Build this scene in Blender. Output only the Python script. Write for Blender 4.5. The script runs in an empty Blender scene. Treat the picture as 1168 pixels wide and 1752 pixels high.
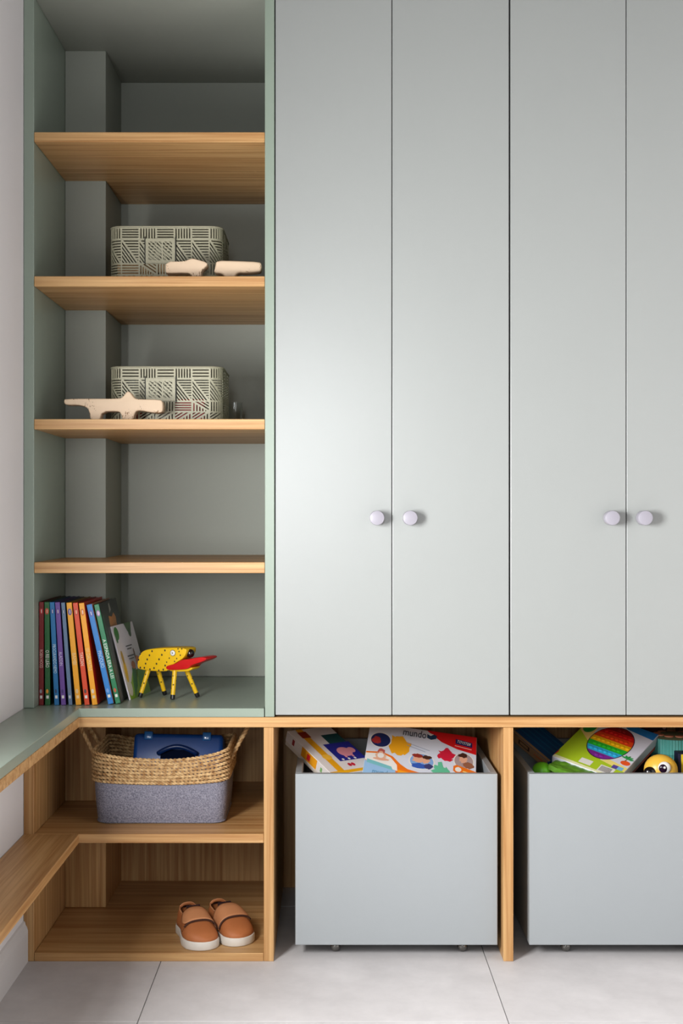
import bpy, bmesh, math, random
from mathutils import Vector, Matrix, noise

random.seed(7)
PI = math.pi
# ------------------------------------------------------------------ frame of reference
S = 0.001075          # metres per photograph pixel on the joinery's front plane (y = 0)
D = 2.30              # distance of the camera from that plane
CX, CY, FLOOR = 565.0, 885.0, 1645.0
EYE = (FLOOR - CY) * S
def X(px): return (px - CX) * S
def Z(py): return (FLOOR - py) * S
def W(px, py, y):
    k = S * (D + y) / D
    return Vector(((px - CX) * k, y, EYE - (py - CY) * k))

sc = bpy.context.scene
COL = sc.collection
# ------------------------------------------------------------------ camera
cam_data = bpy.data.cameras.new('camera')
cam = bpy.data.objects.new('camera', cam_data)
COL.objects.link(cam)
cam.location = (0, -D, EYE)
cam.rotation_euler = (PI / 2, 0, 0)
cam_data.sensor_fit = 'HORIZONTAL'
cam_data.sensor_width = 36.0
cam_data.lens = 36.0 * (D / S) / 1168.0
cam_data.shift_x = (584 - CX) / 1168.0
cam_data.shift_y = (CY - 876) / 1168.0
cam_data.clip_start = 0.05
sc.camera = cam
# ------------------------------------------------------------------ world, daylight, exposure
world = bpy.data.worlds.new('world'); sc.world = world
world.use_nodes = True
bg = world.node_tree.nodes['Background']
bg.inputs[0].default_value = (0.80, 0.90, 1.0, 1)
bg.inputs[1].default_value = 1.0
WIN = (-1.38, -0.78, 0.58, 1.10)      # window opening in the left wall, in front of the joinery: y0, y1, z0, z1
REAR = -3.30
XWALL = (40 - CX) * S                 # face of the left wall
ld = bpy.data.lights.new('window_daylight', 'AREA')
ld.shape = 'RECTANGLE'; ld.size = WIN[3] - WIN[2] - 0.08; ld.size_y = WIN[1] - WIN[0] - 0.08
ld.energy = 44; ld.color = (0.985, 0.99, 1.0)
lo = bpy.data.objects.new('window_daylight', ld); COL.objects.link(lo)
lo.location = (XWALL - 0.012, (WIN[0] + WIN[1]) / 2, (WIN[2] + WIN[3]) / 2)
lo.rotation_euler = (0, -PI / 2, 0)   # an area light shines along its -Z: here +x, into the room
RWIN = (-0.36, 0.02, 0.76, 1.58)      # second, smaller window in the rear wall behind the camera: x0, x1, z0, z1
ld2 = bpy.data.lights.new('rear_window_daylight', 'AREA')
ld2.shape = 'RECTANGLE'; ld2.size = RWIN[1] - RWIN[0] - 0.08; ld2.size_y = RWIN[3] - RWIN[2] - 0.08
ld2.energy = 10.0; ld2.color = (0.94, 0.97, 1.0)
lo2 = bpy.data.objects.new('rear_window_daylight', ld2); COL.objects.link(lo2)
lo2.location = ((RWIN[0] + RWIN[1]) / 2, REAR - 0.012, (RWIN[2] + RWIN[3]) / 2)
lo2.rotation_euler = (PI / 2, 0, 0)
sc.view_settings.view_transform = 'Standard'
sc.view_settings.look = 'None'
sc.view_settings.gamma = 1.0
sc.view_settings.use_curve_mapping = False
sc.view_settings.exposure = 0.08
sc.cycles.use_denoising = True
sc.cycles.max_bounces = 10
sc.cycles.diffuse_bounces = 2

# ------------------------------------------------------------------ materials
def lin(c):
    out = []
    for v in c:
        v = v / 255.0
        out.append(v / 12.92 if v <= 0.04045 else ((v + 0.055) / 1.055) ** 2.4)
    return (*out, 1.0)
MATS = {}
def base_mat(name):
    m = bpy.data.materials.new(name); m.use_nodes = True
    nt = m.node_tree; b = nt.nodes['Principled BSDF']
    return m, nt, b
def mat(rgb, rough=0.5, var=0.05, scale=30.0, bump=0.0, bscale=200.0, metal=0.0, coat=0.0, spec=0.5, crough=0.05):
    key = (rgb, rough, var, scale, bump, bscale, metal, coat, spec, crough)
    if key in MATS: return MATS[key]
    m, nt, b = base_mat('paint_%02x%02x%02x' % rgb)
    tc = nt.nodes.new('ShaderNodeTexCoord')
    n = nt.nodes.new('ShaderNodeTexNoise'); n.inputs['Scale'].default_value = scale; n.inputs['Detail'].default_value = 3
    nt.links.new(tc.outputs['Object'], n.inputs['Vector'])
    mx = nt.nodes.new('ShaderNodeMix'); mx.data_type = 'RGBA'
    c = lin(rgb)
    mx.inputs['A'].default_value = tuple(min(1, v * (1 - var)) for v in c[:3]) + (1,)
    mx.inputs['B'].default_value = tuple(min(1, v * (1 + var)) for v in c[:3]) + (1,)
    nt.links.new(n.outputs['Fac'], mx.inputs['Factor'])
    nt.links.new(mx.outputs['Result'], b.inputs['Base Color'])
    b.inputs['Roughness'].default_value = rough
    b.inputs['Metallic'].default_value = metal
    b.inputs['Coat Weight'].default_value = coat
    b.inputs['Coat Roughness'].default_value = crough
    b.inputs['Specular IOR Level'].default_value = spec
    if bump:
        n2 = nt.nodes.new('ShaderNodeTexNoise'); n2.inputs['Scale'].default_value = bscale; n2.inputs['Detail'].default_value = 4
        nt.links.new(tc.outputs['Object'], n2.inputs['Vector'])
        bp = nt.nodes.new('ShaderNodeBump'); bp.inputs['Strength'].default_value = bump; bp.inputs['Distance'].default_value = 0.001
        nt.links.new(n2.outputs['Fac'], bp.inputs['Height'])
        nt.links.new(bp.outputs['Normal'], b.inputs['Normal'])
    MATS[key] = m
    return m
def oak(axis, dark=(166, 110, 54), light=(214, 170, 114), rough=0.45):
    key = ('oak', axis, dark, light)
    if key in MATS: return MATS[key]
    m, nt, b = base_mat('oak_grain_' + axis)
    tc = nt.nodes.new('ShaderNodeTexCoord')
    mp = nt.nodes.new('ShaderNodeMapping')
    sc_ = {'x': (2.0, 95, 95), 'y': (95, 2.0, 95), 'z': (95, 95, 2.0)}[axis]
    mp.inputs['Scale'].default_value = sc_
    nt.links.new(tc.outputs['Object'], mp.inputs['Vector'])
    n = nt.nodes.new('ShaderNodeTexNoise'); n.inputs['Scale'].default_value = 1.0; n.inputs['Detail'].default_value = 6
    n.inputs['Distortion'].default_value = 0.6
    nt.links.new(mp.outputs['Vector'], n.inputs['Vector'])
    mp2 = nt.nodes.new('ShaderNodeMapping')
    mp2.inputs['Scale'].default_value = tuple(v * 4 for v in sc_)
    nt.links.new(tc.outputs['Object'], mp2.inputs['Vector'])
    n2 = nt.nodes.new('ShaderNodeTexNoise'); n2.inputs['Scale'].default_value = 1.0; n2.inputs['Detail'].default_value = 3
    nt.links.new(mp2.outputs['Vector'], n2.inputs['Vector'])
    ad = nt.nodes.new('ShaderNodeMath'); ad.operation = 'MULTIPLY_ADD'
    ad.inputs[1].default_value = 0.35
    nt.links.new(n2.outputs['Fac'], ad.inputs[0]); nt.links.new(n.outputs['Fac'], ad.inputs[2])
    cr = nt.nodes.new('ShaderNodeValToRGB')
    cr.color_ramp.elements[0].position = 0.42; cr.color_ramp.elements[0].color = lin(dark)
    cr.color_ramp.elements[1].position = 0.82; cr.color_ramp.elements[1].color = lin(light)
    nt.links.new(ad.outputs[0], cr.inputs['Fac'])
    nt.links.new(cr.outputs['Color'], b.inputs['Base Color'])
    b.inputs['Roughness'].default_value = rough
    bp = nt.nodes.new('ShaderNodeBump'); bp.inputs['Strength'].default_value = 0.12; bp.inputs['Distance'].default_value = 0.0006
    nt.links.new(n2.outputs['Fac'], bp.inputs['Height']); nt.links.new(bp.outputs['Normal'], b.inputs['Normal'])
    MATS[key] = m
    return m
def felt_mat():
    m, nt, b = base_mat('grey_felt')
    tc = nt.nodes.new('ShaderNodeTexCoord')
    n = nt.nodes.new('ShaderNodeTexNoise'); n.inputs['Scale'].default_value = 420; n.inputs['Detail'].default_value = 5
    nt.links.new(tc.outputs['Object'], n.inputs['Vector'])
    cr = nt.nodes.new('ShaderNodeValToRGB')
    cr.color_ramp.elements[0].position = 0.33; cr.color_ramp.elements[0].color = lin((112, 112, 126))
    cr.color_ramp.elements[1].position = 0.66; cr.color_ramp.elements[1].color = lin((166, 164, 178))
    nt.links.new(n.outputs['Fac'], cr.inputs['Fac']); nt.links.new(cr.outputs['Color'], b.inputs['Base Color'])
    b.inputs['Roughness'].default_value = 0.95; b.inputs['Specular IOR Level'].default_value = 0.1
    bp = nt.nodes.new('ShaderNodeBump'); bp.inputs['Strength'].default_value = 0.5; bp.inputs['Distance'].default_value = 0.002
    nt.links.new(n.outputs['Fac'], bp.inputs['Height']); nt.links.new(bp.outputs['Normal'], b.inputs['Normal'])
    return m
def tile_mat():
    m, nt, b = base_mat('grey_porcelain')
    tc = nt.nodes.new('ShaderNodeTexCoord')
    n = nt.nodes.new('ShaderNodeTexNoise'); n.inputs['Scale'].default_value = 7; n.inputs['Detail'].default_value = 8; n.inputs['Roughness'].default_value = 0.65
    nt.links.new(tc.outputs['Object'], n.inputs['Vector'])
    cr = nt.nodes.new('ShaderNodeValToRGB')
    cr.color_ramp.elements[0].position = 0.3; cr.color_ramp.elements[0].color = lin((204, 200, 199))
    cr.color_ramp.elements[1].position = 0.7; cr.color_ramp.elements[1].color = lin((226, 222, 221))
    nt.links.new(n.outputs['Fac'], cr.inputs['Fac']); nt.links.new(cr.outputs['Color'], b.inputs['Base Color'])
    b.inputs['Roughness'].default_value = 0.55
    return m
def cork_mat():
    m, nt, b = base_mat('speckled_pale_wood')
    tc = nt.nodes.new('ShaderNodeTexCoord')
    mp = nt.nodes.new('ShaderNodeMapping'); mp.inputs['Scale'].default_value = (240, 240, 110)
    nt.links.new(tc.outputs['Object'], mp.inputs['Vector'])
    n = nt.nodes.new('ShaderNodeTexNoise'); n.inputs['Scale'].default_value = 2.2; n.inputs['Detail'].default_value = 2
    nt.links.new(mp.outputs['Vector'], n.inputs['Vector'])
    n3 = nt.nodes.new('ShaderNodeTexNoise'); n3.inputs['Scale'].default_value = 40
    nt.links.new(tc.outputs['Object'], n3.inputs['Vector'])
    mu = nt.nodes.new('ShaderNodeMath'); mu.operation = 'MULTIPLY'
    nt.links.new(n.outputs['Fac'], mu.inputs[0]); nt.links.new(n3.outputs['Fac'], mu.inputs[1])
    cr = nt.nodes.new('ShaderNodeValToRGB')
    cr.color_ramp.elements[0].position = 0.345; cr.color_ramp.elements[0].color = lin((242, 214, 182))
    cr.color_ramp.elements[1].position = 0.385; cr.color_ramp.elements[1].color = lin((150, 110, 72))
    nt.links.new(mu.outputs[0], cr.inputs['Fac']); nt.links.new(cr.outputs['Color'], b.inputs['Base Color'])
    b.inputs['Roughness'].default_value = 0.6
    return m
def rope_mat():
    m, nt, b = base_mat('seagrass_rope')
    tc = nt.nodes.new('ShaderNodeTexCoord')
    n = nt.nodes.new('ShaderNodeTexNoise'); n.inputs['Scale'].default_value = 120; n.inputs['Detail'].default_value = 5
    nt.links.new(tc.outputs['Object'], n.inputs['Vector'])
    cr = nt.nodes.new('ShaderNodeValToRGB')
    cr.color_ramp.elements[0].position = 0.3; cr.color_ramp.elements[0].color = lin((164, 116, 66))
    cr.color_ramp.elements[1].position = 0.65; cr.color_ramp.elements[1].color = lin((232, 196, 142))
    nt.links.new(n.outputs['Fac'], cr.inputs['Fac']); nt.links.new(cr.outputs['Color'], b.inputs['Base Color'])
    b.inputs['Roughness'].default_value = 0.8
    bp = nt.nodes.new('ShaderNodeBump'); bp.inputs['Strength'].default_value = 0.4; bp.inputs['Distance'].default_value = 0.001
    nt.links.new(n.outputs['Fac'], bp.inputs['Height']); nt.links.new(bp.outputs['Normal'], b.inputs['Normal'])
    return m
def glass_mat():
    m, nt, b = base_mat('clear_glass')
    b.inputs['Base Color'].default_value = (0.95, 0.97, 0.97, 1)
    b.inputs['Transmission Weight'].default_value = 1.0
    b.inputs['Roughness'].default_value = 0.03
    b.inputs['IOR'].default_value = 1.45
    return m

SAGE = mat((148, 162, 147), 0.32, 0.02, 6, 0.05, 350, spec=0.8)
DOORM = mat((163, 166, 163), 0.31, 0.02, 6, 0.05, 350, coat=0.35, spec=0.85, crough=0.30)
BINM = mat((162, 167, 169), 0.34, 0.02, 6, 0.05, 350, spec=0.8)  # the door paint with a bluish daylight cast put into its colour
SAGE_IN = mat((160, 163, 152), 0.5, 0.02, 6, 0.05, 350, spec=0.4)   # matt melamine lining of the bookcase
DARKGAP = mat((40, 42, 40), 0.8, 0.03)  # wardrobe carcass coloured dark to stand in for shade in the door gaps
WALLP = mat((240, 236, 235), 0.85, 0.015, 4, 0.08, 250)
ROOMP = mat((50, 47, 45), 0.85, 0.015, 4, 0.08, 250)  # unseen ceiling and rear wall, darkened to cut bounced light
OAKX, OAKY, OAKZ = oak('x'), oak('y'), oak('z')
KNOB = mat((164, 160, 169), 0.38, 0.02, 60)
TILE = tile_mat()
FELT = felt_mat()
CORK = cork_mat()
ROPE = rope_mat()
GLASS = glass_mat()
WHITE = mat((238, 236, 232), 0.4)
BLACK = mat((18, 18, 20), 0.35)

# ------------------------------------------------------------------ object helpers
def tag(o, label=None, cat=None, group=None, kind=None):
    if label: o['label'] = label
    if cat: o['category'] = cat
    if group: o['group'] = group
    if kind: o['kind'] = kind
    return o
ROOT = {}
def thing(name, label, cat, loc=(0, 0, 0), rot=None, group=None):
    o = bpy.data.objects.new(name, None); COL.objects.link(o)
    o.empty_display_size = 0.05
    M = rot if isinstance(rot, Matrix) else Matrix.Rotation(rot or 0, 4, 'Z')
    M = Matrix.Translation(Vector(loc)) @ M.to_4x4()
    o.matrix_world = M
    ROOT[o.name] = M
    return tag(o, label, cat, group)
def link(name, me, parent=None):
    o = bpy.data.objects.new(name, me); COL.objects.link(o)
    if parent is not None:
        o.parent = parent
        ROOT[o.name] = ROOT[parent.name]
    else:
        ROOT[o.name] = Matrix.Identity(4)
    return o
class MB:
    """collects geometry (world or local space) for ONE mesh object"""
    def __init__(s): s.bm = bmesh.new(); s.mi = 0
    def face(s, pts, mi=None):
        vs = [s.bm.verts.new(p) for p in pts]
        try:
            f = s.bm.faces.new(vs); f.material_index = s.mi if mi is None else mi
            return f
        except ValueError: return None
    def box(s, x0, x1, y0, y1, z0, z1, M=None, mi=None):
        c = [Vector(p) for p in ((x0,y0,z0),(x1,y0,z0),(x1,y1,z0),(x0,y1,z0),(x0,y0,z1),(x1,y0,z1),(x1,y1,z1),(x0,y1,z1))]
        if M is not None: c = [M @ p for p in c]
        v = [s.bm.verts.new(p) for p in c]
        for q in ((0,3,2,1),(4,5,6,7),(0,1,5,4),(1,2,6,5),(2,3,7,6),(3,0,4,7)):
            f = s.bm.faces.new([v[i] for i in q]); f.material_index = s.mi if mi is None else mi
        return s
    def prism(s, poly, lo, hi, axis='z', M=None):
        """extrude a 2-D polygon (list of pairs) between lo and hi along axis"""
        def p3(p, h):
            v = Vector((p[0], p[1], h)) if axis == 'z' else (Vector((p[0], h, p[1])) if axis == 'y' else Vector((h, p[0], p[1])))
            return M @ v if M is not None else v
        a = [s.bm.verts.new(p3(p, lo)) for p in poly]; b = [s.bm.verts.new(p3(p, hi)) for p in poly]
        n = len(poly)
        s.bm.faces.new(a); s.bm.faces.new(b[::-1])
        for i in range(n): s.bm.faces.new((a[i], b[i], b[(i+1) % n], a[(i+1) % n]))
        return s
    def tube(s, pts, r, n=8, closed=False, radii=None, caps=True):
        pts = [Vector(p) for p in pts]; N = len(pts); rings = []
        up = Vector((0.13, 0.21, 0.97)).normalized()
        prev = None
        for i, p in enumerate(pts):
            if closed: t = pts[(i+1) % N] - pts[i-1]
            else: t = pts[min(i+1, N-1)] - pts[max(i-1, 0)]
            t.normalize()
            if prev is None: a = t.orthogonal().normalized() if abs(t.dot(up)) > 0.95 else t.cross(up).normalized()
            else:
                a = prev - t * prev.dot(t)
                a = a.normalized() if a.length > 1e-6 else t.orthogonal().normalized()
            prev = a; b = t.cross(a)
            rr = radii[i] if radii else r
            rings.append([s.bm.verts.new(p + (a * math.cos(2*PI*k/n) + b * math.sin(2*PI*k/n)) * rr) for k in range(n)])
        for i in range(N if closed else N - 1):
            A, B = rings[i], rings[(i+1) % N]
            for k in range(n):
                f = s.bm.faces.new((A[k], A[(k+1) % n], B[(k+1) % n], B[k])); f.smooth = True; f.material_index = s.mi
        if caps and not closed:
            s.bm.faces.new(rings[0][::-1]); s.bm.faces.new(rings[-1])
        return s
    def lathe(s, prof, n=32, M=None):
        """prof: list of (r, z); r = 0 closes the end"""
        rings = []
        for r, z in prof:
            if r < 1e-7:
                v = Vector((0, 0, z)); rings.append([s.bm.verts.new(M @ v if M is not None else v)])
            else:
                ring = []
                for k in range(n):
                    v = Vector((r*math.cos(2*PI*k/n), r*math.sin(2*PI*k/n), z))
                    ring.append(s.bm.verts.new(M @ v if M is not None else v))
                rings.append(ring)
        for A, B in zip(rings, rings[1:]):
            for k in range(n):
                q = [A[k % len(A)], A[(k+1) % len(A)], B[(k+1) % len(B)], B[k % len(B)]]
                u = []
                for v in q:
                    if v not in u: u.append(v)
                if len(u) > 2:
                    f = s.bm.faces.new(u); f.smooth = True; f.material_index = s.mi
        return s
    def bevel(s, w, seg=2):
        bmesh.ops.recalc_face_normals(s.bm, faces=s.bm.faces[:])
        bmesh.ops.bevel(s.bm, geom=[e for e in s.bm.edges], offset=w, segments=seg, profile=0.5, affect='EDGES', clamp_overlap=True)
        return s
    def bevel_sharp(s, w, seg=3, ang=0.6):
        bmesh.ops.recalc_face_normals(s.bm, faces=s.bm.faces[:])
        ed = [e for e in s.bm.edges if len(e.link_faces) == 2 and e.calc_face_angle() > ang]
        bmesh.ops.bevel(s.bm, geom=ed, offset=w, segments=seg, profile=0.5, affect='EDGES', clamp_overlap=True)
        return s
    def smooth(s):
        for f in s.bm.faces: f.smooth = True
        return s
    def build(s, name, m, parent=None, local=False, recalc=True, smooth_angle=None):
        if recalc: bmesh.ops.recalc_face_normals(s.bm, faces=s.bm.faces[:])
        if parent is not None and not local:
            bmesh.ops.transform(s.bm, matrix=ROOT[parent.name].inverted(), verts=s.bm.verts[:])
        me = bpy.data.meshes.new(name)
        s.bm.to_mesh(me); s.bm.free()
        for q in (m if isinstance(m, (list, tuple)) else [m]): me.materials.append(q)
        if smooth_angle is not None:
            for p in me.polygons: p.use_smooth = True
            me.set_sharp_from_angle(angle=smooth_angle)
        return link(name, me, parent)
def board(name, x0, x1, y0, y1, z0, z1, m, parent, bev=0.0008):
    mb = MB().box(x0, x1, y0, y1, z0, z1)
    if bev: mb.bevel(bev, 1)
    return mb.build(name, m, parent)
def structure(o): o['kind'] = 'structure'; return o

def text_mesh(body, size, extrude=0.00015, align='CENTER', shear=0.0, bold=0.0, spacing=1.0):
    cu = bpy.data.curves.new('lettering', 'FONT')
    cu.body = body; cu.size = size; cu.align_x = align; cu.align_y = 'CENTER'
    cu.extrude = extrude; cu.shear = shear; cu.offset = bold; cu.space_character = spacing
    cu.resolution_u = 3
    t = bpy.data.objects.new('lettering_source', cu); COL.objects.link(t)
    bpy.context.view_layer.update()
    me = bpy.data.meshes.new_from_object(t.evaluated_get(bpy.context.evaluated_depsgraph_get()))
    bpy.data.objects.remove(t); bpy.data.curves.remove(cu)
    return me
def lettering(items, parent, M, name='lettering', fit=None):
    """items: (text, size, (u, v), angle, material[, width]) laid on the local frame M (x right, y up, z out); one mesh, one part"""
    bm = bmesh.new(); mats = []
    for it in items:
        body, size, (u, v), ang, m = it[:5]
        me = text_mesh(body, size, bold=0.0 if len(it) < 7 else it[6])
        if m not in mats: mats.append(m)
        k = mats.index(m)
        xs = [q.co.x for q in me.vertices]
        sx = 1.0
        if len(it) > 5 and it[5] and xs: sx = it[5] / (max(xs) - min(xs))
        T = M @ Matrix.Translation((u, v, 0.0007)) @ Matrix.Rotation(ang, 4, 'Z') @ Matrix.Diagonal((sx, 1, 1, 1))
        me.transform(T)
        n0 = len(bm.faces)
        bm.from_mesh(me); bm.faces.ensure_lookup_table()
        for f in bm.faces[n0:]: f.material_index = k
        bpy.data.meshes.remove(me)
    me = bpy.data.meshes.new(name)
    bm.to_mesh(me); bm.free()
    for m in mats: me.materials.append(m)
    o = link(name, me, parent); o['kind'] = 'stuff'
    return o
def ell(u, v, a, b, n=28, rot=0.0, a0=0, a1=2*PI):
    c, s = math.cos(rot), math.sin(rot)
    full = abs(a1 - a0 - 2*PI) < 1e-6
    return [(u + a*math.cos(t)*c - b*math.sin(t)*s, v + a*math.cos(t)*s + b*math.sin(t)*c)
            for t in [a0 + (a1-a0)*k/(n if full else n-1) for k in range(n)]]
def rect(u0, u1, v0, v1): return [(u0,v0),(u1,v0),(u1,v1),(u0,v1)]
def prints(items, parent, M, name='cover_print'):
    """flat printed shapes: (polygon, material); each later one lies a hair above the one before. One part."""
    mb = MB(); mats = []
    for i, (poly, m) in enumerate(items):
        if m not in mats: mats.append(m)
        h = 0.00012 + 0.000018 * i
        mb.face([M @ Vector((p[0], p[1], h)) for p in poly], mats.index(m))
    bmesh.ops.triangulate(mb.bm, faces=[f for f in mb.bm.faces if len(f.verts) > 4])
    o = mb.build(name, mats, parent, local=True, recalc=False)
    o['kind'] = 'stuff'
    return o
def frame3(o, ex, ey_hint):
    """matrix with origin o, x along ex, y near ey_hint, z = x cross y"""
    x = ex.normalized(); y = (ey_hint - x * ey_hint.dot(x)).normalized(); z = x.cross(y)
    M = Matrix((x, y, z)).transposed().to_4x4()
    M.translation = o
    return M

# ================================================================== THE SETTING
XL = X(40)                       # face of the left wall
RX0, RX1, CEIL = XL - 0.12, 1.32, 2.5
WALL_END = -0.76
DEPTH = 0.458
# floor: grout bed and porcelain tiles
fl = structure(MB().box(RX0, RX1, REAR, 0.60, -0.05, -0.002).build('floor', mat((156, 152, 150), 0.9)))
tag(fl, 'light grey porcelain tiled floor')
tile_cache = {}
TS, TX, TY, JOINT = 0.60, X(275), -0.274, 0.0017
def tile(x0, x1, y0, y1):
    key = (round(x1-x0, 4), round(y1-y0, 4))
    if key not in tile_cache:
        mb = MB().box(0, x1-x0, 0, y1-y0, 0, 0.002)
        bmesh.ops.bevel(mb.bm, geom=[e for e in mb.bm.edges if all(v.co.z > 0.001 for v in e.verts)], offset=0.0004, segments=1, affect='EDGES')
        me = bpy.data.meshes.new('tile'); bmesh.ops.recalc_face_normals(mb.bm, faces=mb.bm.faces[:]); mb.bm.to_mesh(me); mb.bm.free(); me.materials.append(TILE)
        tile_cache[key] = me
    o = link('tile', tile_cache[key], fl); o.location = (x0, y0, -0.002)
for i in range(-6, 6):
    for j in range(-6, 3):
        a0, a1 = max(RX0, TX + i*TS + JOINT/2), min(RX1, TX + (i+1)*TS - JOINT/2)
        b0, b1 = max(REAR, TY + j*TS + JOINT/2), min(0.60, TY + (j+1)*TS - JOINT/2)
        if a1 - a0 > 0.01 and b1 - b0 > 0.01: tile(a0, a1, b0, b1)
structure(MB().box(RX0, RX1, REAR, 0.60, CEIL, CEIL + 0.05).build('ceiling', ROOMP))
mb = MB()
mb.box(XL - 0.12, XL, REAR, WIN[0], 0, CEIL); mb.box(XL - 0.12, XL, WIN[1], 0.60, 0, CEIL)
mb.box(XL - 0.12, XL, WIN[0], WIN[1], 0, WIN[2]); mb.box(XL - 0.12, XL, WIN[0], WIN[1], WIN[3], CEIL)
structure(mb.build('wall_left', WALLP))
structure(MB().box(RX1, RX1 + 0.1, REAR, 0.12, 0, CEIL).build('wall_right', WALLP))  # unseen wall, kept near and white to bounce light onto the left wall
structure(MB().box(XL, X(1291), 0.48, 0.60, 0, CEIL).build('wall_back', WALLP))
structure(MB().box(X(1291.5), RX1, 0.0, 0.60, 0, CEIL).build('wall_front_right', WALLP))
mb = MB()
mb.box(RX0, RWIN[0], REAR - 0.12, REAR, 0, CEIL); mb.box(RWIN[1], RX1, REAR - 0.12, REAR, 0, CEIL)
mb.box(RWIN[0], RWIN[1], REAR - 0.12, REAR, 0, RWIN[2]); mb.box(RWIN[0], RWIN[1], REAR - 0.12, REAR, RWIN[3], CEIL)
structure(mb.build('wall_rear', ROOMP))
mb = MB(); fw = 0.04
for a, b, c, d in ((WIN[0], WIN[0]+fw, WIN[2], WIN[3]), (WIN[1]-fw, WIN[1], WIN[2], WIN[3]),
                   (WIN[0]+fw, WIN[1]-fw, WIN[2], WIN[2]+fw), (WIN[0]+fw, WIN[1]-fw, WIN[3]-fw, WIN[3])):
    mb.box(XL - 0.05, XL - 0.002, a, b, c, d)
structure(mb.build('window_1', WHITE))
mb = MB()
for a, b, c, d in ((RWIN[0], RWIN[0]+fw, RWIN[2], RWIN[3]), (RWIN[1]-fw, RWIN[1], RWIN[2], RWIN[3]),
                   (RWIN[0]+fw, RWIN[1]-fw, RWIN[2], RWIN[2]+fw), (RWIN[0]+fw, RWIN[1]-fw, RWIN[3]-fw, RWIN[3])):
    mb.box(a, b, REAR - 0.05, REAR - 0.002, c, d)
structure(mb.build('window_2', WHITE))
# skirting on the left wall: square foot with a chamfered, stepped top
sk = [(XL, 0), (X(48), 0), (X(48), Z(1592)), (X(46.5), Z(1586)), (X(44), Z(1582)), (X(43), Z(1577)), (XL, Z(1575))]
structure(MB().prism(sk, REAR, -0.0005, 'y').build('baseboard_left', mat((226, 223, 221), 0.5, 0.015, 4)))

# ================================================================== JOINERY
TOPZ = 2.40
XIN = X(58)                      # inner face of the left side panel
CH_Y, CH_X = 0.268, -0.461       # boxed-in column in the corner: its front and its right face
# --- green L-shaped top, oak L-shaped top under it
E = 0.0004
gz0, gz1 = Z(1227), Z(1212)
Lg = [(XL+E, DEPTH), (XL+E, WALL_END+0.02), (X(135), WALL_END+0.02), (X(135), 0), (X(452)-E, 0), (X(452)-E, DEPTH)]
gt = MB().prism(Lg, gz0, gz1).bevel(0.0009, 2).build('corner_ledge_top', SAGE)
tag(gt, 'sage green L-shaped ledge top running along the white wall under the books', 'ledge')
oz0, oz1 = Z(1244.5), gz0 - E
Lo = [(XL+E, DEPTH), (XL+E, WALL_END+0.02), (X(135), WALL_END+0.02), (X(135), 0), (X(1290), 0), (X(1290), DEPTH)]
ot = MB().prism(Lo, oz0, oz1).bevel(0.0008, 1).build('oak_counter', OAKX)
tag(ot, 'long oak board below the green doors, spanning both toy bins', 'counter')

# --- tall open bookcase
bk = thing('open_bookcase', 'tall sage green open bookcase with four oak shelves beside the white wall', 'bookcase', (X(250), 0.0, gz1))
board('side_panel', XL+E, XIN, 0, DEPTH, gz1+E, TOPZ, SAGE, bk)
board('side_panel', X(453), X(469.3), 0, DEPTH, gz0+E, TOPZ, SAGE, bk)
board('back_panel', XL+E, X(453), DEPTH+E, DEPTH+0.014, gz1+E, TOPZ, SAGE_IN, bk)
board('column_casing', XIN+E, CH_X, CH_Y, DEPTH, gz1+E, Z(-6), SAGE_IN, bk)
board('top_panel', XIN, X(453)-E, 0, DEPTH, Z(-6), Z(-24), SAGE_IN, bk)
board('upper_door', XIN+0.002, X(453)-0.002, 0, 0.018, Z(-26), TOPZ, SAGE, bk)
for t, b in ((226, 243), (472.5, 490), (717, 734.5), (962, 980.5)):
    mb = MB().prism([(XIN+E, 0.0), (X(453)-E, 0.0), (X(453)-E, DEPTH), (CH_X+E, DEPTH), (CH_X+E, CH_Y-E), (XIN+E, CH_Y-E)], Z(b), Z(t)).bevel(0.0008, 1)
    o = mb.build('shelf', OAKX, bk)
    o['label'] = 'pale oak shelf board'

# --- two double-door wardrobes
def wardrobe(px0, pxm, px1, label, kx):
    w = thing('wardrobe', label, 'wardrobe', (X(pxm), 0.0, gz0))
    board('body', X(px0)-0.0005 if px0 > 600 else X(469.5), X(px1)+0.0004, 0.0205, DEPTH, gz0+0.001, TOPZ, DARKGAP, w, 0)
    for a, b, k in ((px0+1.6, pxm-0.7, kx[0]), (pxm+0.7, px1-0.8, kx[1])):
        d = MB().box(X(a), X(b), 0.0, 0.0185, Z(1223.3), TOPZ).bevel(0.0010, 2).build('door', DOORM, w)
        Mk = Matrix.Translation((X(k), 0, EYE - 0.0012)) @ Matrix.Rotation(PI/2, 4, 'X')
        MB().lathe([(0, 0), (0.0085, 0), (0.0085, 0.004), (0.0128, 0.0052), (0.0133, 0.0065), (0.0133, 0.0255), (0.0128, 0.0268), (0.0118, 0.0273), (0, 0.0273)], 40, Mk).build('knob', KNOB, d, smooth_angle=0.6)['label'] = 'round satin grey knob'
    return w
wardrobe(469.6, 670.3, 871, 'pale sage double-door wardrobe right beside the open bookcase', (644.0, 700.2))
wardrobe(871.4, 1071, 1272, 'pale sage double-door wardrobe at the right edge of the picture', (1042.5, 1098))
board('end_panel', X(1272.6), X(1290), 0, DEPTH, gz0+E, TOPZ, SAGE, thing('wardrobe_end_panel', 'sage green end panel closing the wardrobes on the right', 'panel', (X(1281), 0, gz0)))

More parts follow.
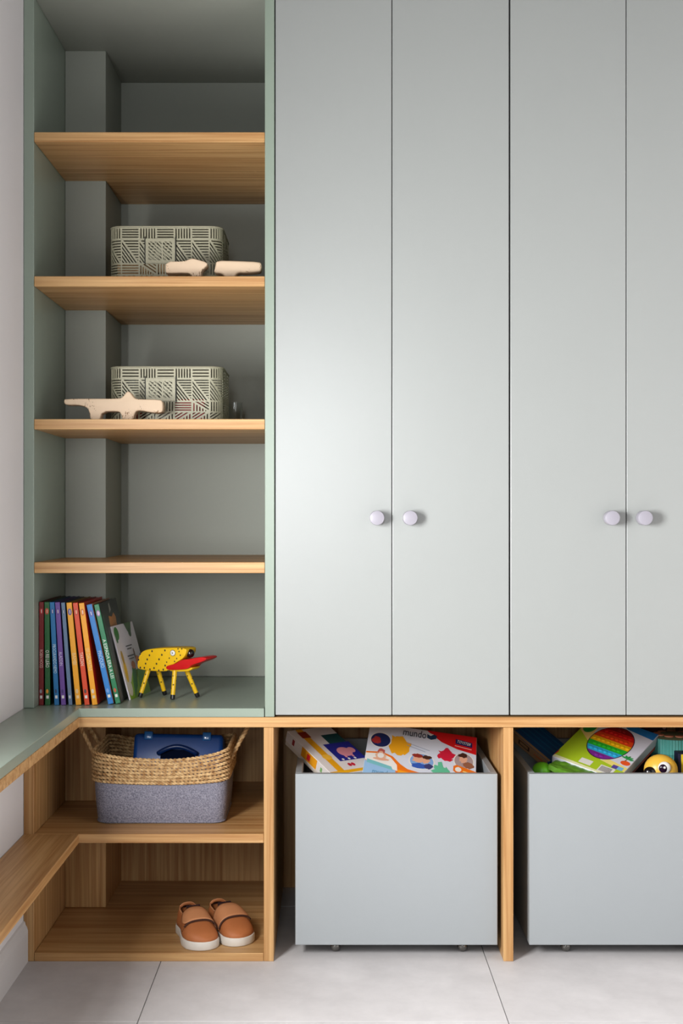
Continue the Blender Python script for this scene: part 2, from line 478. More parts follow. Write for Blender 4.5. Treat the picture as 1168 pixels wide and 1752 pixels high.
# --- open oak base unit with a lower ledge along the wall
bu = thing('oak_base_unit', 'low open oak shoe and basket unit under the green bookcase', 'shelf unit', (X(250), 0, 0))
board('side_panel', XL+E, XIN, 0, DEPTH, 0.0, oz0-E, OAKZ, bu)
board('side_panel', X(451), X(468), 0, DEPTH, 0.0, oz0-E, OAKZ, bu)
board('back_panel', XL+E, X(468), DEPTH+E, DEPTH+0.014, 0.0, oz0-E, OAKZ, bu)
board('bottom_panel', XIN+E, X(451)-E, 0, DEPTH, 0.0, Z(1630.5), OAKX, bu)
board('column_casing', XIN+E, CH_X, CH_Y, DEPTH, Z(1630.5)+E, Z(1442.5)-E, OAKZ, bu)
board('column_casing', XIN+E, CH_X, CH_Y, DEPTH, Z(1427)+E, oz0-E, OAKZ, bu)
MB().box(XIN+E, X(451)-E, 0, DEPTH, Z(1442.5), Z(1427)).bevel(0.0008, 1).build('shelf', OAKX, bu)
MB().box(XL+E, X(135), WALL_END+0.02, -0.0003, Z(1442.5), Z(1427)).bevel(0.0008, 1).build('wall_ledge', OAKY, bu)['label'] = 'oak ledge running forward along the white wall'

# --- oak bays around the bins
by = thing('toy_bin_bay', 'oak uprights forming the bays of the rolling toy bins', 'shelf unit', (X(870), 0, 0))
board('upright', X(861), X(878), 0, DEPTH, 0.0, oz0-E, OAKZ, by)
board('upright', X(1272), X(1290), 0, DEPTH, 0.0, oz0-E, OAKZ, by)
board('back_panel', X(468)+E, X(1290), DEPTH+E, DEPTH+0.014, 0.0, oz0-E, OAKZ, by)

# --- rolling toy bins
BY0, BY1, BT = 0.020, 0.400, 0.0125
kb = (D + BY0) / D
BZ0 = EYE - (1617 - CY) * S * kb
BZ1 = EYE - (1324 - CY) * S * kb
def toy_bin(px0, px1, label):
    x0, x1 = (px0 - CX) * S * kb, (px1 - CX) * S * kb
    t = thing('toy_bin', label, 'bin', ((x0+x1)/2, (BY0+BY1)/2, 0), group='rolling toy bins')
    board('front_panel', x0, x1, BY0, BY0+BT, BZ0, BZ1, BINM, t, 0.001)
    board('back_panel', x0, x1, BY1-BT, BY1, BZ0, BZ1, BINM, t, 0.001)
    for a in (x0, x1-BT): board('side_panel', a, a+BT, BY0+BT+E, BY1-BT-E, BZ0, BZ1, BINM, t, 0.001)
    board('bottom_panel', x0+BT+E, x1-BT-E, BY0+BT+E, BY1-BT-E, BZ0, BZ0+0.012, BINM, t, 0.0005)
    steel = mat((150, 150, 150), 0.25, 0.05, 80, metal=1.0)
    for cx in (x0+0.074, x1-0.062):
        for cy in (BY0+0.035, BY1-0.035):
            c = MB()
            c.lathe([(0, BZ0-E), (0.011, BZ0-E), (0.011, BZ0-0.002), (0.0085, BZ0-0.004), (0.0085, BZ0-0.0085), (0, BZ0-0.0085)], 20, Matrix.Translation((cx, cy, 0)))
            co = c.build('caster', steel, t, smooth_angle=0.6)
            r = (BZ0 - 0.003) / 2
            wl = MB()
            wl.lathe([(0, r), (r*0.5, r*0.866), (r*0.866, r*0.5), (r, 0), (r*0.866, -r*0.5), (r*0.5, -r*0.866), (0, -r)], 20, Matrix.Translation((cx, cy, r)))
            wl.build('wheel', mat((120, 118, 114), 0.2, 0.05, 80, metal=0.9), co, smooth_angle=1.2)
    return t, x0, x1
toy_bin(505, 851, 'sage green rolling toy bin holding the yellow puzzle box and white game box')
toy_bin(905, 1251, 'sage green rolling toy bin cut by the right edge, holding the rainbow game')

# ================================================================== THINGS ON THE SHELVES
# ---------- books on the bottom green shelf (spines towards the room)
SHELF_G = gz1 + 0.0003
def book(px_tl, px_tr, px_bl, py_top, py_bot, spine, cover, label, title, tcol, emblem, deep=0.185, cover_r=None, pic=None, y0=None, tsize=None, tw=None):
    """one closed picture book: cover boards wrap round a spine, page block inside; leans to the left"""
    y = y0 if y0 is not None else 0.036
    a = W(px_bl, py_bot, y); t = W(px_tl, py_top, y); q = W(px_tr, py_top, y)
    up = (t - a); h = up.length; up.normalize()
    lean = math.atan2(t.x - a.x, t.z - a.z)
    th = (q.x - t.x) * math.cos(lean)
    # leaning left: the lower-left edge rests on the shelf
    o = thing('book', label, 'book', (a.x, y, SHELF_G + (0 if lean <= 0 else 0) + max(0, -0.0)), Matrix.Rotation(lean, 4, 'Y'), 'picture books in a row')
    c = 0.0016
    sp = MB().box(0, th, 0, c, 0, h); sp.bevel(0.0007, 2)
    s_o = sp.build('spine', spine, o, local=True)
    MB().box(0, c, c, deep, 0, h).build('cover', cover, o, local=True)
    MB().box(th-c, th, c, deep, 0, h).build('cover', cover_r or cover, o, local=True)
    MB().box(c, th-c, c+0.001, deep-0.004, 0.003, h-0.003).build('pages', mat((226, 218, 200), 0.8), o, local=True)
    M = Matrix.Translation((th/2, 0, 0)) @ Matrix.Rotation(PI/2, 4, 'X')       # face towards -y: x right, y up
    if title:
        lettering([(title, tsize or th*0.95, (0, h*0.45), -PI/2, tcol, tw)], s_o, M, 'title')
    e = emblem
    prints([(ell(0, h*0.91, th*0.36, th*0.62), e[0]), (ell(0, h*0.91, th*0.28, th*0.5), e[1]),
            (rect(-th*0.04, th*0.10, h*0.893, h*0.927), e[2]),
            (ell(-th*0.05, h*0.135, th*0.25, th*0.45, 10), e[3]), (rect(-th*0.25, th*0.25, h*0.065, h*0.095), e[4])], s_o, M, 'spine_emblem')['kind'] = 'stuff'
    return o, th, h
def zx(x): return 40 + x / 5.309
def zy(y): return 990 + y / 5.309
C = lambda r, g, b, ro=0.35: mat((r, g, b), ro, 0.04, 40)
WH, CREAM, GREY = C(235, 232, 226), C(230, 214, 178), C(150, 150, 158)
ROW = [
 # top-left, top-right, bottom-left, top y, bottom y (zoom units)
 (142, 184, 140, 197, 1136, C(120, 14, 18), C(90, 10, 14), 'dark red picture book standing at the far left of the row', 'ROBIN HOOD', C(226, 180, 170), (C(190,30,30), C(170,16,20), WH, GREY, WH), 0.034),
 (190, 236, 197, 198, 1136, C(16, 92, 40), C(10, 60, 28), 'dark green picture book, second from the left of the row', 'O REI LE\u00c3O', WH, (C(200,70,40), C(176,50,34), CREAM, C(226,150,40), WH), 0.032),
 (238, 281, 281, 199, 1135, C(20, 110, 168), C(12, 60, 120), 'medium blue picture book leaning between the dark green and purple ones', 'PROCURANDO NEMO', C(196, 222, 236), (C(30,90,160), C(20,70,140), WH, C(30,60,100), WH), 0.054),
 (286, 330, 342, 200, 1135, C(104, 66, 148), C(70, 40, 110), 'purple picture book, fourth from the left of the row', 'ALADDIN', C(214, 200, 230), (C(70,40,120), C(120,80,160), CREAM, C(60,40,110), WH), 0.026),
 (341, 376, 410, 203, 1135, C(96, 120, 150), C(40, 60, 92), 'thin grey-blue picture book between the purple and yellow ones', None, WH, (C(60,80,110), C(60,90,120), WH, C(120,120,140), C(200,200,204)), 0.03),
 (389, 438, 476, 203, 1133, C(240, 164, 22), C(150, 120, 30), 'yellow picture book with a purple oval, just left of the orange-red one', 'BAMBI', C(250, 214, 150), (C(70,60,140), C(90,80,150), CREAM, C(226,190,140), C(250,210,150)), 0.022),
 (447, 492, 556, 205, 1133, C(222, 70, 26), C(150, 26, 16), 'orange-red picture book leaning between two yellow ones', 'TARZAN', C(250, 214, 190), (C(160,60,60), C(226,90,50), CREAM, C(70,50,50), WH), 0.025),
 (502, 550, 625, 206, 1132, C(250, 168, 20), C(186, 22, 14), 'yellow-spined picture book with red covers, right of the orange-red one', '101 D\u00c1LMATAS', C(252, 220, 150), (C(190,50,30), C(240,150,40), WH, C(230,214,190), CREAM), 0.042),
 (572, 622, 770, 217, 1120, C(30, 124, 202), C(196, 140, 110), 'bright blue picture book with tan cover edge leaning before the last green book', 'PIN\u00d3QUIO', C(190, 220, 245), (C(110,90,170), C(40,90,180), WH, C(120,160,220), WH), 0.032),
]
for (tl, tr, bl, ty, by_, sp, cv, lab, title, tc, em, tw) in ROW:
    book(zx(tl), zx(tr), zx(bl), zy(ty), zy(by_), sp, cv, lab, title, tc, em, tw=tw, y0=0.036 if tl < 560 else 0.046)
g, gth, gh = book(zx(640), zx(686), zx(838), zy(216), zy(1116), C(16, 122, 76), C(16, 20, 18), 'green-spined picture book with a dark illustrated cover at the right end of the row',
     'A ESPADA ERA A LEI', C(226, 236, 226), (C(150, 110, 160), C(180, 140, 190), WH, C(200, 90, 50), WH), tw=0.075, y0=0.052)
# printed cover of that book: it faces right (+x)
Mc = Matrix.Translation((gth, 0, 0)) @ Matrix(((0, 0, 1, 0), (1, 0, 0, 0), (0, 1, 0, 0), (0, 0, 0, 1)))
prints([(rect(0.004, 0.18, 0.004, gh-0.004), C(18, 24, 20)),
        ([(0.06, 0.125), (0.135, 0.135), (0.14, 0.155), (0.125, 0.165), (0.10, 0.158), (0.07, 0.162)], C(206, 128, 36)),
        ([(0.085, 0.166), (0.105, 0.172), (0.10, 0.186), (0.09, 0.184)], C(150, 150, 140)),
        (rect(0.01, 0.02, 0.02, 0.17), C(30, 80, 56))], g, Mc)
# small white booklet leaning on the row, its cover turned to the room
bl, br, tl = W(217, 1198, 0.103), W(246, 1186.5, 0.205), W(183, 1072, 0.107)
bl.z = br.z = SHELF_G
for v_ in (bl, br, tl): v_.x += 0.007
Mb = frame3(bl, br - bl, tl - bl)
bw, bh, bt = 0.125, (tl - bl).length, 0.003
wb = thing('booklet', 'small white illustrated booklet with green foliage leaning on the picture books', 'book', bl, Mb.to_3x3().to_4x4())
MB().box(0, bw, 0, bh, -bt, 0).bevel(0.0006, 1).build('body', C(214, 208, 214, 0.45), wb, local=True)
LG, DG, YL, OR = C(134, 176, 40), C(50, 120, 40), C(214, 176, 40), C(206, 120, 60)
prints([([(0.004, 0.0), (bw, 0.0), (bw, 0.045), (0.09, 0.052), (0.07, 0.036), (0.05, 0.05), (0.03, 0.032), (0.004, 0.03)], LG),
        ([(0.03, 0.0), (0.06, 0.02), (0.075, 0.055), (0.055, 0.058), (0.04, 0.03)], DG),
        ([(0.068, 0.01), (0.11, 0.03), (0.112, 0.05), (0.08, 0.05)], C(96, 150, 46)),
        (ell(0.015, 0.024, 0.013, 0.018), C(210, 208, 200)), (ell(0.016, 0.055, 0.008, 0.022, rot=-0.1), YL), (ell(0.017, 0.082, 0.006, 0.014), C(176, 140, 40)),
        (ell(0.066, 0.062, 0.011, 0.008), OR), (ell(0.098, 0.066, 0.012, 0.012), OR), (ell(0.088, 0.083, 0.004, 0.011), C(110, 70, 60)),
        (ell(0.018, bh-0.016, 0.012, 0.013), DG), (ell(0.012, bh-0.026, 0.005, 0.009), C(60, 110, 60)),
        ([(0.07, bh), (0.082, bh-0.018), (0.1, bh-0.02), (0.112, bh)], C(66, 96, 56)), (ell(0.092, bh-0.02, 0.008, 0.009), C(40, 70, 40)),
        (rect(0.050, 0.086, 0.100, 0.1022), C(70, 66, 76)), (rect(0.054, 0.080, 0.094, 0.0965), C(70, 66, 76)),
        (rect(0.046, 0.086, 0.080, 0.0825), C(70, 66, 76)), (rect(0.05, 0.08, 0.0745, 0.0765), C(80, 76, 86))], wb, Matrix.Identity(4))

# ---------- yellow spotted wooden animal
ta = thing('spotted_wooden_animal', 'yellow wooden toy animal with black spots and a red beak beside the books', 'toy', (*W(288, 1190, 0.140).xy, SHELF_G), math.radians(-24))
k = S * 1.068 / math.cos(math.radians(24)) * 0.985
def tp(x, y): return ((220 + x/7.3 - 283) * k, (1190 - (1080 + y/7.3)) * S * 1.065)   # toy-plane coords from the close-up
YEL = mat((246, 196, 24), 0.35, 0.05, 60)
BROWN = mat((46, 30, 22), 0.5)
RED = mat((206, 20, 24), 0.3, 0.05, 60)
def rounded_prism(pts, half, rnd, seg=3):
    mb = MB().prism(pts, -half, half, 'y')
    mb.bevel_sharp(rnd, seg, 0.9)
    return mb
def smooth_poly(pts, it=2):
    for _ in range(it):
        out = []
        n = len(pts)
        for i in range(n):
            p, q = pts[i], pts[(i+1) % n]
            out += [(p[0]*0.75+q[0]*0.25, p[1]*0.75+q[1]*0.25), (p[0]*0.25+q[0]*0.75, p[1]*0.25+q[1]*0.75)]
        pts = out
    return pts
bodyp = smooth_poly([tp(*p) for p in ((112,446),(110,390),(128,300),(170,240),(240,205),(420,180),(740,162),(772,200),(730,290),(640,345),(520,420),(540,462),(330,474),(160,462))], 2)
hw_ = 0.019
rounded_prism(bodyp, hw_, 0.006).build('body', YEL, ta, local=True, smooth_angle=0.7)
jaw = smooth_poly([tp(*p) for p in ((520,440),(640,440),(790,405),(838,405),(800,445),(700,462),(540,466))], 1)
rounded_prism(jaw, hw_*0.8, 0.003).build('lower_jaw', YEL, ta, local=True, smooth_angle=0.7)
beak = smooth_poly([tp(*p) for p in ((505,408),(520,392),(640,360),(700,310),(800,300),(960,262),(1025,270),(1030,290),(980,320),(830,372),(800,415),(700,432),(540,445),(505,432))], 2)
mb = MB().prism(beak, -hw_*1.15, hw_*1.15, 'y'); mb.bevel_sharp(0.008, 4, 0.9)
mb.build('beak', RED, ta, local=True, smooth_angle=0.8)
# spots on both flanks and along the back edge
sp_mb = MB()
spots = [(310,225),(275,277),(246,330),(224,384),(207,437),(152,437),(282,452),(337,433),(370,378),(404,321),(441,264),(482,208),(505,351),(540,300),(485,394),(460,445),(400,460),(520,458),(610,337),(638,300),(685,257),(668,212),(705,178),(655,180),(150,268),(128,340)]
for (x, y) in spots:
    u, v = tp(x, y)
    rr = 0.0017 if x < 500 else 0.0013
    for sgn in (-1, 1):
        sp_mb.lathe([(rr, 0), (rr*0.9, 0.0003), (0, 0.0004)], 10, Matrix.Translation((u, sgn*hw_, v)) @ Matrix.Rotation(-sgn*PI/2, 4, 'X') @ Matrix.Diagonal((1, 1.25, 1, 1)))
for i in range(26):                                  # notched dark marks along the back and rump
    t_ = i / 25
    if t_ < 0.3: p = tp(116 + 70*(t_/0.3)**1.5, 420 - 190*(t_/0.3))
    else: p = tp(190 + 540*((t_-0.3)/0.7), 226 - 58*((t_-0.3)/0.7)**0.6)
    sp_mb.lathe([(0.0016, -0.001), (0.0014, 0.0006), (0, 0.0009)], 8, Matrix.Translation((p[0], -hw_*0.80, p[1]-0.0012)) @ Matrix.Rotation(PI/5, 4, 'X'))
so_ = sp_mb.build('spots', BROWN, ta, local=True); so_['label'] = 'painted dark brown spots'; so_['kind'] = 'stuff'
for sgn in (-1, 1):
    u, v = tp(588, 234)
    Me = Matrix.Translation((u, sgn*hw_, v)) @ Matrix.Rotation(-sgn*PI/2, 4, 'X')
    ey = MB().lathe([(0.0055, 0), (0.0053, 0.0012), (0.0046, 0.0016), (0, 0.0019)], 24, Me).build('eye', WHITE, ta, local=True, smooth_angle=0.7)
    MB().lathe([(0.0012, 0.0018), (0.0010, 0.0024), (0, 0.0026)], 14, Me).build('pupil', BLACK, ey, local=True)
    m_ = MB(); m_.tube([Me @ Vector((0.0055*math.cos(a), 0.0055*math.sin(a), 0.0008)) for a in [2*PI*i/20 for i in range(20)]], 0.0005, 6, closed=True)
    m_.build('eye_ring', BROWN, ey, local=True)
u, v = tp(762, 240)
MB().lathe([(0, 0.0085)] + [(0.0085*math.sin(a), 0.0085*math.cos(a)) for a in [PI*i/10 for i in range(1, 10)]] + [(0, -0.0085)], 20, Matrix.Translation((u, -0.004, v))).build('nose', mat((26, 14, 16), 0.15, coat=0.6), ta, local=True, smooth_angle=1.5)
def toy_leg(top, foot):
    a, b = Vector(top), Vector(foot)
    lg = MB(); n = 7
    pts = [a.lerp(b, i/n) for i in range(n+1)]
    lg.tube(pts[:-1] , 0.004, 14, radii=[0.0048 - 0.0006*i/n for i in range(n)])
    l = lg.build('leg', YEL, ta, local=True, smooth_angle=0.9)
    h_ = MB(); h_.tube([a.lerp(b, 0.84), a.lerp(b, 0.93), b + Vector((0, 0, 0.0006))], 0.004, 14, radii=[0.0045, 0.0046, 0.0040])
    h_.build('hoof', BLACK, l, local=True, smooth_angle=0.9)
    s_ = MB()
    d_ = (b - a).normalized()
    for f, an in ((0.2, -1.7), (0.5, -1.2), (0.62, -2.3), (0.35, 0.2)):
        side = (Vector((math.cos(an), math.sin(an), 0)) - d_ * d_.dot(Vector((math.cos(an), math.sin(an), 0)))).normalized()
        c_ = a.lerp(b, f) + side * (0.0046 - 0.0006*f)
        zq = side.to_track_quat('Z', 'Y').to_matrix().to_4x4(); zq.translation = c_
        s_.lathe([(0.0016, -0.0002), (0.0012, 0.0004), (0, 0.0006)], 8, zq)
    s_.build('leg_spots', BROWN, l, local=True)['kind'] = 'stuff'
zt = tp(0, 455)[1]
for (tx, fx, sy) in ((235, 165, -1), (275, 330, 1), (585, 600, -1), (660, 770, 1)):
    toy_leg((tp(tx, 0)[0], sy*0.011, zt), (tp(fx, 0)[0], sy*0.024, 0))

# ---------- speckled wooden creatures on the upper shelves
def cork_toy(name, pts, y0, dep, zshelf, label, rnd=0.006, grp=None):
    P = [W(p[0], p[1], y0) for p in pts]
    zmin = min(p.z for p in P); x_ = sum(p.x for p in P)/len(P)
    o = thing(name, label, 'toy', (x_, y0 + dep/2, zshelf), 0, grp)
    pts2 = smooth_poly([(p.x - x_, p.z - zmin) for p in P], 1)
    z1 = min(q[1] for q in pts2)
    pts2 = [(a, b - z1) for a, b in pts2]
    mb = MB().prism(pts2, -dep/2, dep/2, 'y'); mb.bevel_sharp(rnd, 3, 1.0)
    mb.build('body', CORK, o, local=True, smooth_angle=0.8)
    return o
z4 = lambda p: (100 + p[0]/3.244, 610 + p[1]/3.244)
z3 = lambda p: (170 + p[0]/4.028, 370 + p[1]/4.028)
SH3, SH2 = Z(717) + 0.0003, Z(472.5) + 0.0003
lowp = [(29,262),(36,254),(180,252),(335,253),(358,242),(376,213),(396,213),(408,235),(424,252),(450,256),(560,257),(578,268),(580,318),(566,332),(520,330),(445,316),(424,326),(412,376),(356,376),(345,330),(325,322),(240,324),(228,376),(178,376),(168,315),(150,298),(110,287),(45,288),(31,280)]
cork_toy('wooden_creature', [z4(p) for p in lowp], 0.045, 0.030, SH3, 'long pale speckled wooden creature with a thin tail on the lower basket shelf')
hp = [(455,302),(580,302),(610,290),(640,281),(670,288),(740,308),(744,330),(718,350),(702,372),(698,436),(638,436),(630,390),(602,380),(462,384),(455,372)]
cork_toy('wooden_toy_half', [z3(p) for p in hp], 0.045, 0.030, SH2, 'pale speckled wooden toy head half before the upper patterned basket', grp=None)
rp = [(800,294),(960,298),(1100,304),(1118,318),(1116,360),(1102,372),(1000,380),(962,376),(938,394),(928,436),(864,436),(856,394),(830,382),(784,382),(800,330)]
cork_toy('wooden_toy_half', [z3(p) for p in rp], 0.045, 0.030, SH2, 'pale speckled wooden toy tail half at the right end of the upper shelf')

# ---------- slotted metal baskets
def clip(poly, n, c):
    """keep the side n.p <= c of a convex polygon"""
    out = []
    for i in range(len(poly)):
        p, q = poly[i], poly[(i+1) % len(poly)]
        dp, dq = n[0]*p[0]+n[1]*p[1]-c, n[0]*q[0]+n[1]*q[1]-c
        if dp <= 0: out.append(p)
        if (dp < 0 < dq) or (dq < 0 < dp):
            t = dp/(dp-dq); out.append((p[0]+(q[0]-p[0])*t, p[1]+(q[1]-p[1])*t))
    return out
def area(p): return 0.5*sum(p[i][0]*p[(i+1)%len(p)][1]-p[(i+1)%len(p)][0]*p[i][1] for i in range(len(p)))
def inset(poly, b):
    """inset a convex ccw polygon"""
    out = poly
    for i in range(len(poly)):
        p, q = poly[i], poly[(i+1) % len(poly)]
        dx, dy = q[0]-p[0], q[1]-p[1]; L = math.hypot(dx, dy)
        n = (dy/L, -dx/L)
        out = clip(out, n, n[0]*p[0]+n[1]*p[1]-b)
        if len(out) < 3: return []
    return out
def slotted(poly, ang, pitch, slot, border):
    """solid pieces of a convex cell cut by parallel slots"""
    if area(poly) < 0: poly = poly[::-1]
    inn = inset(poly, border)
    if len(inn) < 3 or area(inn) < 1e-7: return [poly]
    res = []
    for i in range(len(poly)):                      # border strips: outside of each inset edge, clipped in turn
        p, q = poly[i], poly[(i+1) % len(poly)]
        dx, dy = q[0]-p[0], q[1]-p[1]; L = math.hypot(dx, dy); n = (dy/L, -dx/L); c = n[0]*p[0]+n[1]*p[1]-border
        strip = clip(poly, (-n[0], -n[1]), -c)
        for j in range(i):
            p2, q2 = poly[j], poly[(j+1) % len(poly)]
            dx, dy = q2[0]-p2[0], q2[1]-p2[1]; L = math.hypot(dx, dy); n2 = (dy/L, -dx/L)
            if len(strip) >= 3: strip = clip(strip, n2, n2[0]*p2[0]+n2[1]*p2[1]-border)
        if len(strip) >= 3: res.append(strip)
    nn = (-math.sin(ang), math.cos(ang))
    pr = [nn[0]*p[0]+nn[1]*p[1] for p in inn]
    lo_, hi_ = min(pr), max(pr)
    cnt = max(1, int(round((hi_-lo_)/pitch))); pt = (hi_-lo_)/cnt
    for kx in range(cnt+1):
        a_, b_ = lo_+kx*pt-(pt-slot)/2, lo_+kx*pt+(pt-slot)/2
        pc = clip(clip(inn, nn, b_), (-nn[0], -nn[1]), -a_) if True else []
        if len(pc) >= 3 and abs(area(pc)) > 1e-9: res.append(pc)
    return res
MESHM = mat((184, 180, 154), 0.42, 0.04, 40, metal=0.1)
def patterned_basket(x0, y0, w, d, h, zshelf, label):
    o = thing('slotted_basket', label, 'basket', (x0 + w/2, y0 + d/2, zshelf), 0, 'slotted metal storage baskets')
    R_ = 0.024
    segs = []                                       # perimeter path, counter-clockwise from the front left corner's end
    cs = [(w/2-R_, -d/2+R_, -PI/2), (w/2-R_, d/2-R_, 0), (-w/2+R_, d/2-R_, PI/2), (-w/2+R_, -d/2+R_, PI)]
    Ls = [w-2*R_, d-2*R_, w-2*R_, d-2*R_]; A = R_*PI/2
    starts = [(-w/2+R_, -d/2), (w/2, -d/2+R_), (w/2-R_, d/2), (-w/2, d/2-R_)]
    dirs = [(1,0),(0,1),(-1,0),(0,-1)]
    per = sum(Ls) + 4*A
    def wrap(u):
        u %= per
        for i in range(4):
            if u <= Ls[i]: return (starts[i][0]+dirs[i][0]*u, starts[i][1]+dirs[i][1]*u)
            u -= Ls[i]
            if u <= A:
                a = cs[i][2] + u/R_; return (cs[i][0]+R_*math.cos(a), cs[i][1]+R_*math.sin(a))
            u -= A
        return starts[0]
    breaks = []; u = 0
    for i in range(4):
        u += Ls[i]; breaks += [u + A*k_/5 for k_ in range(6)]; u += A
    rows = [(0.0, 0.20), (0.20, 0.38), (0.38, 0.80), (0.80, 1.0)]
    nc = 22; cw = per/nc
    polys = []
    pitch, slot, bd = 0.0052, 0.0024, 0.0012
    for c_ in range(nc):
        u0, u1 = c_*cw, (c_+1)*cw
        v0, v1 = h*0.80, h*0.985                      # top row: alternating upright and level slots
        polys += slotted([(u0,v0),(u1,v0),(u1,v1),(u0,v1)], PI/2 if c_ % 2 else 0, pitch, slot, bd)
        v0, v1 = h*0.40, h*0.80                       # second row: each cell split by a falling diagonal
        polys += slotted([(u0,v0),(u1,v0),(u0,v1)], math.atan2(-(v1-v0), cw), pitch, slot, bd)
        polys += slotted([(u1,v0),(u1,v1),(u0,v1)], 0, pitch, slot, bd)
        v0, v1 = h*0.21, h*0.40                       # third row
        if c_ % 3 == 0: polys += slotted([(u0,v0),(u1,v0),(u1,v1),(u0,v1)], 0, pitch, slot, bd)
        elif c_ % 3 == 1:
            polys += slotted([(u0,v0),(u1,v0),(u0,v1)], PI/2, pitch, slot, bd); polys += slotted([(u1,v0),(u1,v1),(u0,v1)], math.atan2(-(v1-v0), cw), pitch, slot, bd)
        else: polys += slotted([(u0,v0),(u1,v0),(u1,v1),(u0,v1)], PI/2, pitch, slot, bd)
        v0, v1 = h*0.015, h*0.21                      # bottom row: rising diagonals
        polys += slotted([(u0,v0),(u1,v1),(u0,v1)], math.atan2(v1-v0, cw), pitch, slot, bd)
        polys += slotted([(u0,v0),(u1,v0),(u1,v1)], PI/2, pitch, slot, bd)
    mb = MB()
    for p in polys:
        us = [q[0] for q in p]; cuts = [b_ for b_ in breaks if min(us) < b_ < max(us)]
        pieces = [p]
        for b_ in cuts:
            nx_ = []
            for q in pieces:
                l_, r_ = clip(q, (1, 0), b_), clip(q, (-1, 0), -b_)
                nx_ += [z_ for z_ in (l_, r_) if len(z_) >= 3]
            pieces = nx_
        for q in pieces:
            # thin sheet, outer and inner skin
            mb.face([(*wrap(a), b) for a, b in q])
    bo = mb.build('slotted_wall', MESHM, o, local=True, recalc=False)
    so = bo.modifiers.new('sheet_thickness', 'SOLIDIFY'); so.thickness = 0.0009; so.offset = -1
    loop = [(*wrap(per*i/72), h) for i in range(72)]
    MB().tube(loop, 0.0016, 8, closed=True).build('rim', MESHM, o, local=True)
    MB().prism([wrap(per*i/48) for i in range(48)], 0.0, 0.0016).build('bottom', MESHM, o, local=True)
    MB().prism([tuple(c*0.985 for c in wrap(per*i/48)) for i in range(48)], h-0.0035, h-0.002).build('lid', MESHM, o, local=True)  # flat cover added below the rim to keep the inside dark
    # drop flap with a dark side slit on both sides
    fx0, fx1, fz0, fz1 = -w*0.175, w*0.085, h*0.40, h*0.80
    pl = MB()
    for p in slotted(rect(fx0, fx1, fz0, fz1), 0, 1, 0.0, 0.0045)[:4]: pl.prism(p, -d/2-0.004, -d/2-0.003, 'y')
    inn = rect(fx0+0.0045, fx1-0.0045, fz0+0.0045, fz1-0.0045)
    md = (fx0+fx1)/2 + 0.004
    for cell, an in ((rect(inn[0][0], md, inn[0][1], inn[2][1]), -0.72), (rect(md, inn[1][0], inn[0][1], inn[2][1]), -0.72)):
        for p in slotted(cell, an, pitch*1.1, 0.003, 0.0014): pl.prism(p, -d/2-0.004, -d/2-0.003, 'y')
    fo = pl.build('flap', MESHM, o, local=True)
    for sx in (fx0-0.0012, fx1+0.0012):
        MB().box(sx-0.0008, sx+0.0008, -d/2-0.0042, -d/2-0.0012, fz0-0.002, fz1+0.004).bevel(0.0003, 1).build('flap_hinge', mat((40, 40, 34), 0.5), fo, local=True)
    return o
bx0 = W(186.5, 500, 0.12).x; bx1 = W(380, 500, 0.12).x
h2 = W(0, 388, 0.12).z - SH2; h3 = W(0, 628, 0.12).z - SH3
patterned_basket(bx0, 0.12, bx1-bx0, 0.175, h2, SH2, 'olive slotted metal basket with wooden bricks inside, on the upper shelf')
patterned_basket(bx0+0.0005, 0.12, bx1-bx0, 0.175, h3, SH3, 'olive slotted metal basket with red toys inside, on the lower shelf')
# what is in them
def brick(x, y, z, sx, sy, sz, m, label, rz=0.0, grp='toy bricks in the slotted baskets'):
    o = MB().box(-sx/2, sx/2, -sy/2, sy/2, 0, sz).bevel(0.0025, 2).build('toy_brick', m)
    o.location = (x, y, z); o.rotation_euler = (0, 0, rz)
    return tag(o, label, 'toy brick', grp)
BW = oak('x', (196, 146, 88), (226, 182, 128)); RB = mat((190, 24, 26), 0.35)
zf = 0.0022
for i, (dx, wd) in enumerate(((0.052, 0.078), (0.128, 0.066))):
    brick(bx0+dx, 0.168, SH2+zf, wd, 0.07, 0.030, BW, ('left' if i == 0 else 'right') + ' lower wooden brick inside the upper slotted basket')
brick(bx0+0.088, 0.168, SH2+zf+0.0305, 0.150, 0.065, 0.018, BW, 'flat wooden plank on top of the bricks inside the upper slotted basket')
for i, (dx, wd, hh, m, lb) in enumerate(((0.040, 0.042, 0.036, RB, 'small red brick at the left inside the lower slotted basket'),
                                         (0.090, 0.046, 0.030, mat((214, 208, 196), 0.5), 'off-white brick in the middle inside the lower slotted basket'),
                                         (0.150, 0.062, 0.048, RB, 'large red brick at the right inside the lower slotted basket'))):
    brick(bx0+dx, 0.160+0.004*i, SH3+zf, wd, 0.05, hh, m, lb, 0.06*(i-1))
# clear glass tumbler behind the lower basket
gx = W(401, 700, 0.33)
gl = MB()
gl.lathe([(0, 0.002), (0.013, 0.002), (0.0145, 0.004), (0.0155, 0.060), (0.0165, 0.060), (0.0158, 0.003), (0.014, 0), (0, 0)], 32, None)
go = gl.build('glass_tumbler', GLASS, smooth_angle=0.8); go.location = (gx.x, 0.33, SH3)
tag(go, 'small clear glass tumbler behind the lower slotted basket', 'glass')

